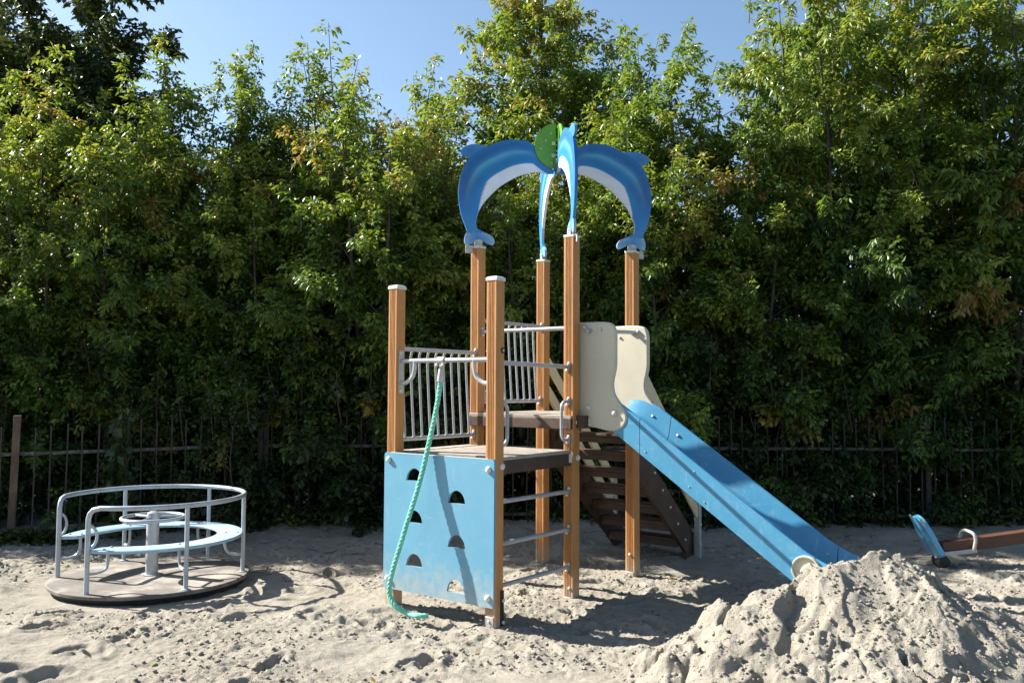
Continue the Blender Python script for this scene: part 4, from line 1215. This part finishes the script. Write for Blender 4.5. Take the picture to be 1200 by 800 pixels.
tris = 0
tris += tree_proto('a', seed=11, H=5.6, R=1.20, nstem=3, nbranch=66, shoots=12, yellow=0.10)
tris += tree_proto('b', seed=12, H=5.9, R=1.12, nstem=4, nbranch=68, shoots=14, yellow=0.03)
tris += tree_proto('c', seed=13, H=5.2, R=1.35, leaf=(0.074, 0.040), nstem=3, nbranch=70, shoots=12, yellow=0.04)
tris += tree_proto('d', seed=14, H=6.6, R=1.30, nstem=3, nbranch=78, shoots=10, yellow=0.05, orange=0.02)
tris += tree_proto('e', seed=15, H=7.2, R=1.40, leaf=(0.095, 0.040), nstem=4, nbranch=84, droop=0.9, shoots=10, yellow=0.03, orange=0.035)
tris += tree_proto('f', seed=31, H=5.7, R=1.25, nstem=3, nbranch=70, shoots=14, yellow=0.08)
tris += tree_proto('g', seed=32, H=6.9, R=1.35, nstem=3, nbranch=80, shoots=12, yellow=0.04, orange=0.02)
tris += tree_proto('tall', seed=16, H=8.4, R=2.3, leaf=(0.095, 0.046), nstem=2, nbranch=84, low=0.28, shoots=6, yellow=0.06, stem_r=0.085, twig_d=0.11)
tris += tree_proto('dark', leafmat='leafdark', seed=17, H=8.5, R=2.3, nstem=3, nbranch=130, low=0.3, shoots=4, stem_r=0.10, leaf=(0.10, 0.065), twig_d=0.10)
tris += tree_proto('shrub', leafmat='leafshrub', seed=18, H=1.35, R=0.62, nstem=5, nbranch=30, low=0.06, shoots=4, leaf=(0.065, 0.045), twig_len=(0.12, 0.3), stem_r=0.012, orange=0.05, node=0.055)
tris += tree_proto('shrub2', leafmat='leafshrub', seed=19, H=1.9, R=0.75, nstem=5, nbranch=38, low=0.05, shoots=5, leaf=(0.075, 0.05), twig_len=(0.14, 0.34), stem_r=0.014, orange=0.03, node=0.055)
print('leaf triangles', tris)

T = [
 # key, x, y, rz, scale, label
 ('f', -6.45, 11.1, 0.3, 0.96, 'leafy green tree behind the fence at the left picture edge'),
 ('a', -4.95, 10.75, 2.1, 0.90, 'yellow-green bushy tree behind the fence, left of the merry-go-round centre'),
 ('b', -4.35, 11.7, 1.2, 0.95, 'slim green tree behind the fence above the merry-go-round'),
 ('b', -3.30, 11.6, 0.5, 0.95, 'green tree with tall upright shoots against the sky, above the dark fence post'),
 ('c', -3.10, 11.0, 2.6, 0.80, 'low shaded tree behind the dark fence post right of the merry-go-round'),
 ('f', -2.35, 12.0, 4.0, 1.02, 'green tree with upright shoots against the sky, left of the tower'),
 ('c', -1.65, 10.85, 3.3, 0.97, 'low dense tree behind the fence, just left of the play tower'),
 ('a', -0.75, 11.6, 5.0, 0.90, 'leafy tree directly behind the left dolphin'),
 ('c', 0.25, 10.95, 1.9, 0.82, 'yellowish tree directly behind the play tower'),
 ('f', 1.25, 11.4, 0.9, 0.92, 'dense green tree behind the tower, under the right dolphin'),
 ('d', 2.40, 11.3, 2.7, 0.95, 'tall pointed tree behind the upper end of the slide'),
 ('c', 2.95, 10.9, 5.4, 0.84, 'broad dark tree behind the middle of the slide'),
 ('e', 4.05, 11.3, 0.2, 1.02, 'tall green tree behind the lower end of the slide'),
 ('g', 5.15, 11.6, 4.4, 1.10, 'tall tree with browning leaves behind the seesaw'),
 ('e', 6.3, 11.0, 3.0, 1.03, 'tall tree with orange leaf clusters at the right picture edge'),
 ('tall', 0.30, 14.2, 0.4, 1.02, 'tallest open-crowned tree rising behind the dolphins'),
 ('dark', -7.35, 13.9, 0.0, 1.02, 'large dark tree towering behind the left trees'),
 ('dark', -10.3, 15.5, 2.0, 1.10, 'dark tree cut by the left picture edge, farthest back'),
 ('d', -5.6, 13.4, 3.7, 0.86, 'shaded tree in the second row left of the merry-go-round centre'),
 ('c', -4.3, 13.2, 0.7, 0.98, 'shaded tree in the second row above the merry-go-round'),
 ('c', -2.7, 13.5, 4.2, 0.98, 'shaded second-row tree right of the merry-go-round'),
 ('g', -1.35, 13.4, 1.0, 0.88, 'second-row tree between the shoots and the tallest tree'),
 ('c', 0.5, 13.0, 2.2, 0.95, 'second-row tree hidden low behind the tower'),
 ('b', 1.85, 12.5, 5.1, 1.03, 'second-row tree right of the dolphins, open against the sky'),
 ('b', 1.15, 13.2, 1.4, 1.08, 'second-row tree with shoots just right of the tallest tree'),
 ('c', 3.4, 13.0, 1.4, 0.90, 'second-row tree above the middle of the slide'),
 ('g', 4.9, 13.6, 2.2, 1.15, 'second-row tree high above the slide end'),
 ('a', -5.75, 12.0, 4.6, 0.90, 'yellow-green tree between the two leftmost trees, one row back'),
 ('a', -3.85, 12.7, 2.4, 0.98, 'full-crowned tree one row back, between the two trees with upright shoots'),
 ('c', -2.9, 12.9, 0.2, 1.04, 'round-crowned tree one row back, left of the low dense tree'),
 ('f', -1.75, 12.4, 2.9, 0.95, 'full yellow-green tree one row back, left of the left dolphin'),
 ('c', -3.9, 11.1, 5.6, 0.86, 'low dark tree behind the fence over the right half of the merry-go-round'),
 ('a', -2.45, 11.2, 0.8, 0.80, 'low shaded tree behind the fence left of the tower posts'),
 ('c', 0.95, 12.4, 3.9, 0.96, 'bushy tree one row back, between the dolphins and the beige slide wings'),
 ('c', 1.85, 11.0, 0.4, 0.82, 'low shaded tree behind the beige slide wings'),
 ('c', 4.7, 10.9, 2.9, 0.90, 'low shaded tree behind the fence, left of the seesaw'),
 ('c', 6.0, 10.9, 1.3, 0.95, 'low shaded tree behind the fence at the seesaw'),
 ('c', -5.7, 10.5, 3.5, 0.78, 'low shaded tree behind the weathered wooden fence post'),
 ('d', 6.9, 13.6, 0.9, 1.20, 'second-row tree in the upper right corner'),
]
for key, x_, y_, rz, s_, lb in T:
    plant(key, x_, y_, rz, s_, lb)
# the same tree line carries on past the left edge of the picture
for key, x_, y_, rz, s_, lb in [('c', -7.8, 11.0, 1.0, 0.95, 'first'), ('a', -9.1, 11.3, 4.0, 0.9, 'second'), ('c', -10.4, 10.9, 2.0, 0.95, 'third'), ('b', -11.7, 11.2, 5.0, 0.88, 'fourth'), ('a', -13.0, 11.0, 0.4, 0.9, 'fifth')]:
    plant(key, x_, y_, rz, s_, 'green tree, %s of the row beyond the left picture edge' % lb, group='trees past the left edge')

S = [
 ('shrub2', -2.55, 10.55, 0.3, 0.95, 'leafy shrub pushing through the fence beside the dark post'),
 ('shrub2', -1.95, 10.50, 1.7, 1.05, 'green shrub growing through the fence left of the tower'),
 ('shrub', -1.45, 10.45, 2.2, 1.15, 'low shrub at the fence next to the climbing panel'),
 ('shrub2', -3.15, 9.98, 5.2, 0.72, 'leafy shrub spilling over the fence right of the merry-go-round'),
 ('shrub', -3.7, 10.20, 0.9, 0.80, 'low weedy shrub behind the merry-go-round'),
 ('shrub2', -4.3, 10.1, 2.9, 0.72, 'leafy shrub behind the fence over the merry-go-round bench'),
 ('shrub2', 2.55, 10.60, 4.1, 0.92, 'shrub at the fence beneath the middle of the slide'),
 ('shrub2', 3.20, 10.50, 0.6, 0.98, 'leafy shrub on the fence above the slide boss'),
 ('shrub', 3.85, 10.55, 1.5, 0.95, 'low shrub at the fence right of the slide end'),
 ('shrub', 5.6, 10.6, 3.6, 0.9, 'low shrub at the fence behind the seesaw handle'),
 ('shrub2', -0.6, 10.7, 5.5, 0.9, 'shrub at the fence seen between the tower posts'),
 ('shrub2', 0.5, 10.8, 3.1, 0.9, 'shrub at the fence behind the rungs of the tower'),
 ('shrub2', 1.6, 10.8, 2.5, 0.9, 'shrub at the fence behind the tower stairs'),
 ('shrub', -5.9, 9.75, 4.4, 0.8, 'low shrub behind the fence at the left picture edge'),
 ('shrub2', -5.0, 10.6, 1.1, 1.1, 'shrub in deep shade behind the fence, left of the merry-go-round column'),
 ('shrub2', -6.4, 10.3, 5.1, 1.1, 'shrub in deep shade behind the leftmost pickets'),
 ('shrub2', -3.4, 11.0, 4.7, 1.1, 'shaded shrub behind the dark fence post'),
 ('shrub2', 4.7, 10.9, 1.2, 0.95, 'shrub behind the fence above the seesaw backrest'),
 ('shrub2', 6.4, 10.9, 0.1, 1.0, 'shrub behind the fence at the right picture edge'),
]
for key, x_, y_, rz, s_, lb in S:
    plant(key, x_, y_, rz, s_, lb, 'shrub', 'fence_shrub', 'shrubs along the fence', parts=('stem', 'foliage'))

# climbing vine on the fence near the merry-go-round
rng = np.random.RandomState(44)
vb = MB(); lp, la = [], []
for k in range(3):
    pts = []
    for i in range(12):
        t = i / 11
        pts.append((0.06 * math.sin(t * 9 + k * 2) + 0.05 * (k - 1), 0.03 * math.cos(t * 11 + k), 1.45 * t * (1 - 0.12 * k)))
    vb.tube(pts, [0.007 * (1 - .7 * i / 11) for i in range(12)], 5)
    for p in spline(pts, 7):
        if rng.rand() < 0.8:
            lp.append(np.array(p) + rng.normal(0, 0.05, 3)); la.append(np.array([rng.normal(0, 1), -0.8 + rng.normal(0, .5), rng.normal(-0.2, .3)]))
v, f, t = leaf_cloud(np.array(lp), np.array(la), rng, 0.10, 0.095, 1, np.full(len(lp), 0.55), spread=0.8, droop=0.6)
vine = empty('climbing_vine', (-4.25, 9.47, 0.0)); tag(vine, 'climbing vine with round leaves on the fence above the merry-go-round', 'vine')
link('stem', vb.mesh('stem', M['bark'], 60), vine)
link('foliage', np_mesh('foliage', v, f, M['leafshrub'], False, {'tint': np.clip(t, 0, 1)}), vine)

# weeds at the foot of the left fence and leaf litter along it
def weeds(name, n, xr, yfn, label, hmax, seed, mat='leafshrub', size=(0.07, 0.045)):
    rng = np.random.RandomState(seed)
    x_ = rng.uniform(*xr, n); y_ = np.array([yfn(a) for a in x_]) + rng.normal(0, 0.10, n)
    z_ = sand_h(x_.copy(), y_.copy()) + hmax * rng.rand(n) ** 1.5
    ax = np.stack([rng.normal(0, 1, n), rng.normal(-.2, 1, n), rng.normal(0.25, .4, n)], 1)
    v, f, t = leaf_cloud(np.stack([x_, y_, z_], 1), ax, rng, size[0], size[1], 3, rng.uniform(0.35, 0.75, n), droop=0.35)
    o = link(name, np_mesh(name, v, f, M[mat], False, {'tint': np.clip(t, 0, 1)}))
    tag(o, label, 'weeds', kind='stuff')
fy = lambda a: 9.08 + (a + 5.19) * 0.5 - 0.12
weeds('weeds', 700, (-5.6, -4.5), fy, 'bright low weeds at the foot of the fence, far left', 0.13, 71)
weeds('weeds', 900, (-3.9, -1.0), lambda a: 10.1 if a > -2.95 else 9.08 + (a + 5.19) * 0.5, 'scrubby weeds along the fence foot left of the tower', 0.22, 72)
weeds('weeds', 1100, (0.2, 6.5), lambda a: 10.2, 'shaded weeds along the fence foot on the right', 0.2, 73)

rng = np.random.RandomState(81)
n = 420
x_ = np.concatenate([rng.uniform(-5.4, 5.6, 300), rng.uniform(-5, 4, 120)]); y_ = np.concatenate([10.1 - np.abs(rng.normal(0, 0.9, 300)), rng.uniform(5.0, 9.5, 120)])
z_ = sand_h(x_.copy(), y_.copy()) + 0.008
ax = np.stack([rng.normal(0, 1, n), rng.normal(0, 1, n), rng.normal(0.0, .15, n)], 1)
v, f, t = leaf_cloud(np.stack([x_, y_, z_], 1), ax, rng, 0.05, 0.026, 1, rng.uniform(0.75, 1.0, n), spread=0.3, droop=0.05)
o = link('fallen_leaves', np_mesh('fallen_leaves', v, f, M['leaf'], False, {'tint': np.clip(t, 0, 1)}))
tag(o, 'dry fallen leaves scattered over the sand', 'fallen leaves', kind='stuff')
#print('scene triangles', sum(len(o.data.loop_triangles) if o.data.loop_triangles else len(o.data.polygons) for o in scene.objects if o.type == 'MESH'), len(set(o.data.name for o in scene.objects if o.type == 'MESH')))

tw = MB()
rng = np.random.RandomState(82)
for i in range(110):
    x0, y0 = rng.uniform(-5, 5), 9.9 - abs(rng.normal(0, 1.4)); a = rng.uniform(0, 6.28); L = rng.uniform(0.06, 0.22)
    p1 = (x0 + L * math.cos(a), y0 + L * math.sin(a))
    tw.tube([(x0, y0, gz(x0, y0) + 0.006), ((x0 + p1[0]) / 2 + 0.01, (y0 + p1[1]) / 2, gz((x0 + p1[0]) / 2, (y0 + p1[1]) / 2) + 0.014), (p1[0], p1[1], gz(*p1) + 0.006)], [0.0035, 0.003, 0.002], 4)
o = tw.build('twigs', M['bark']); tag(o, 'thin dry twigs lying on the sand', 'twigs', kind='stuff')
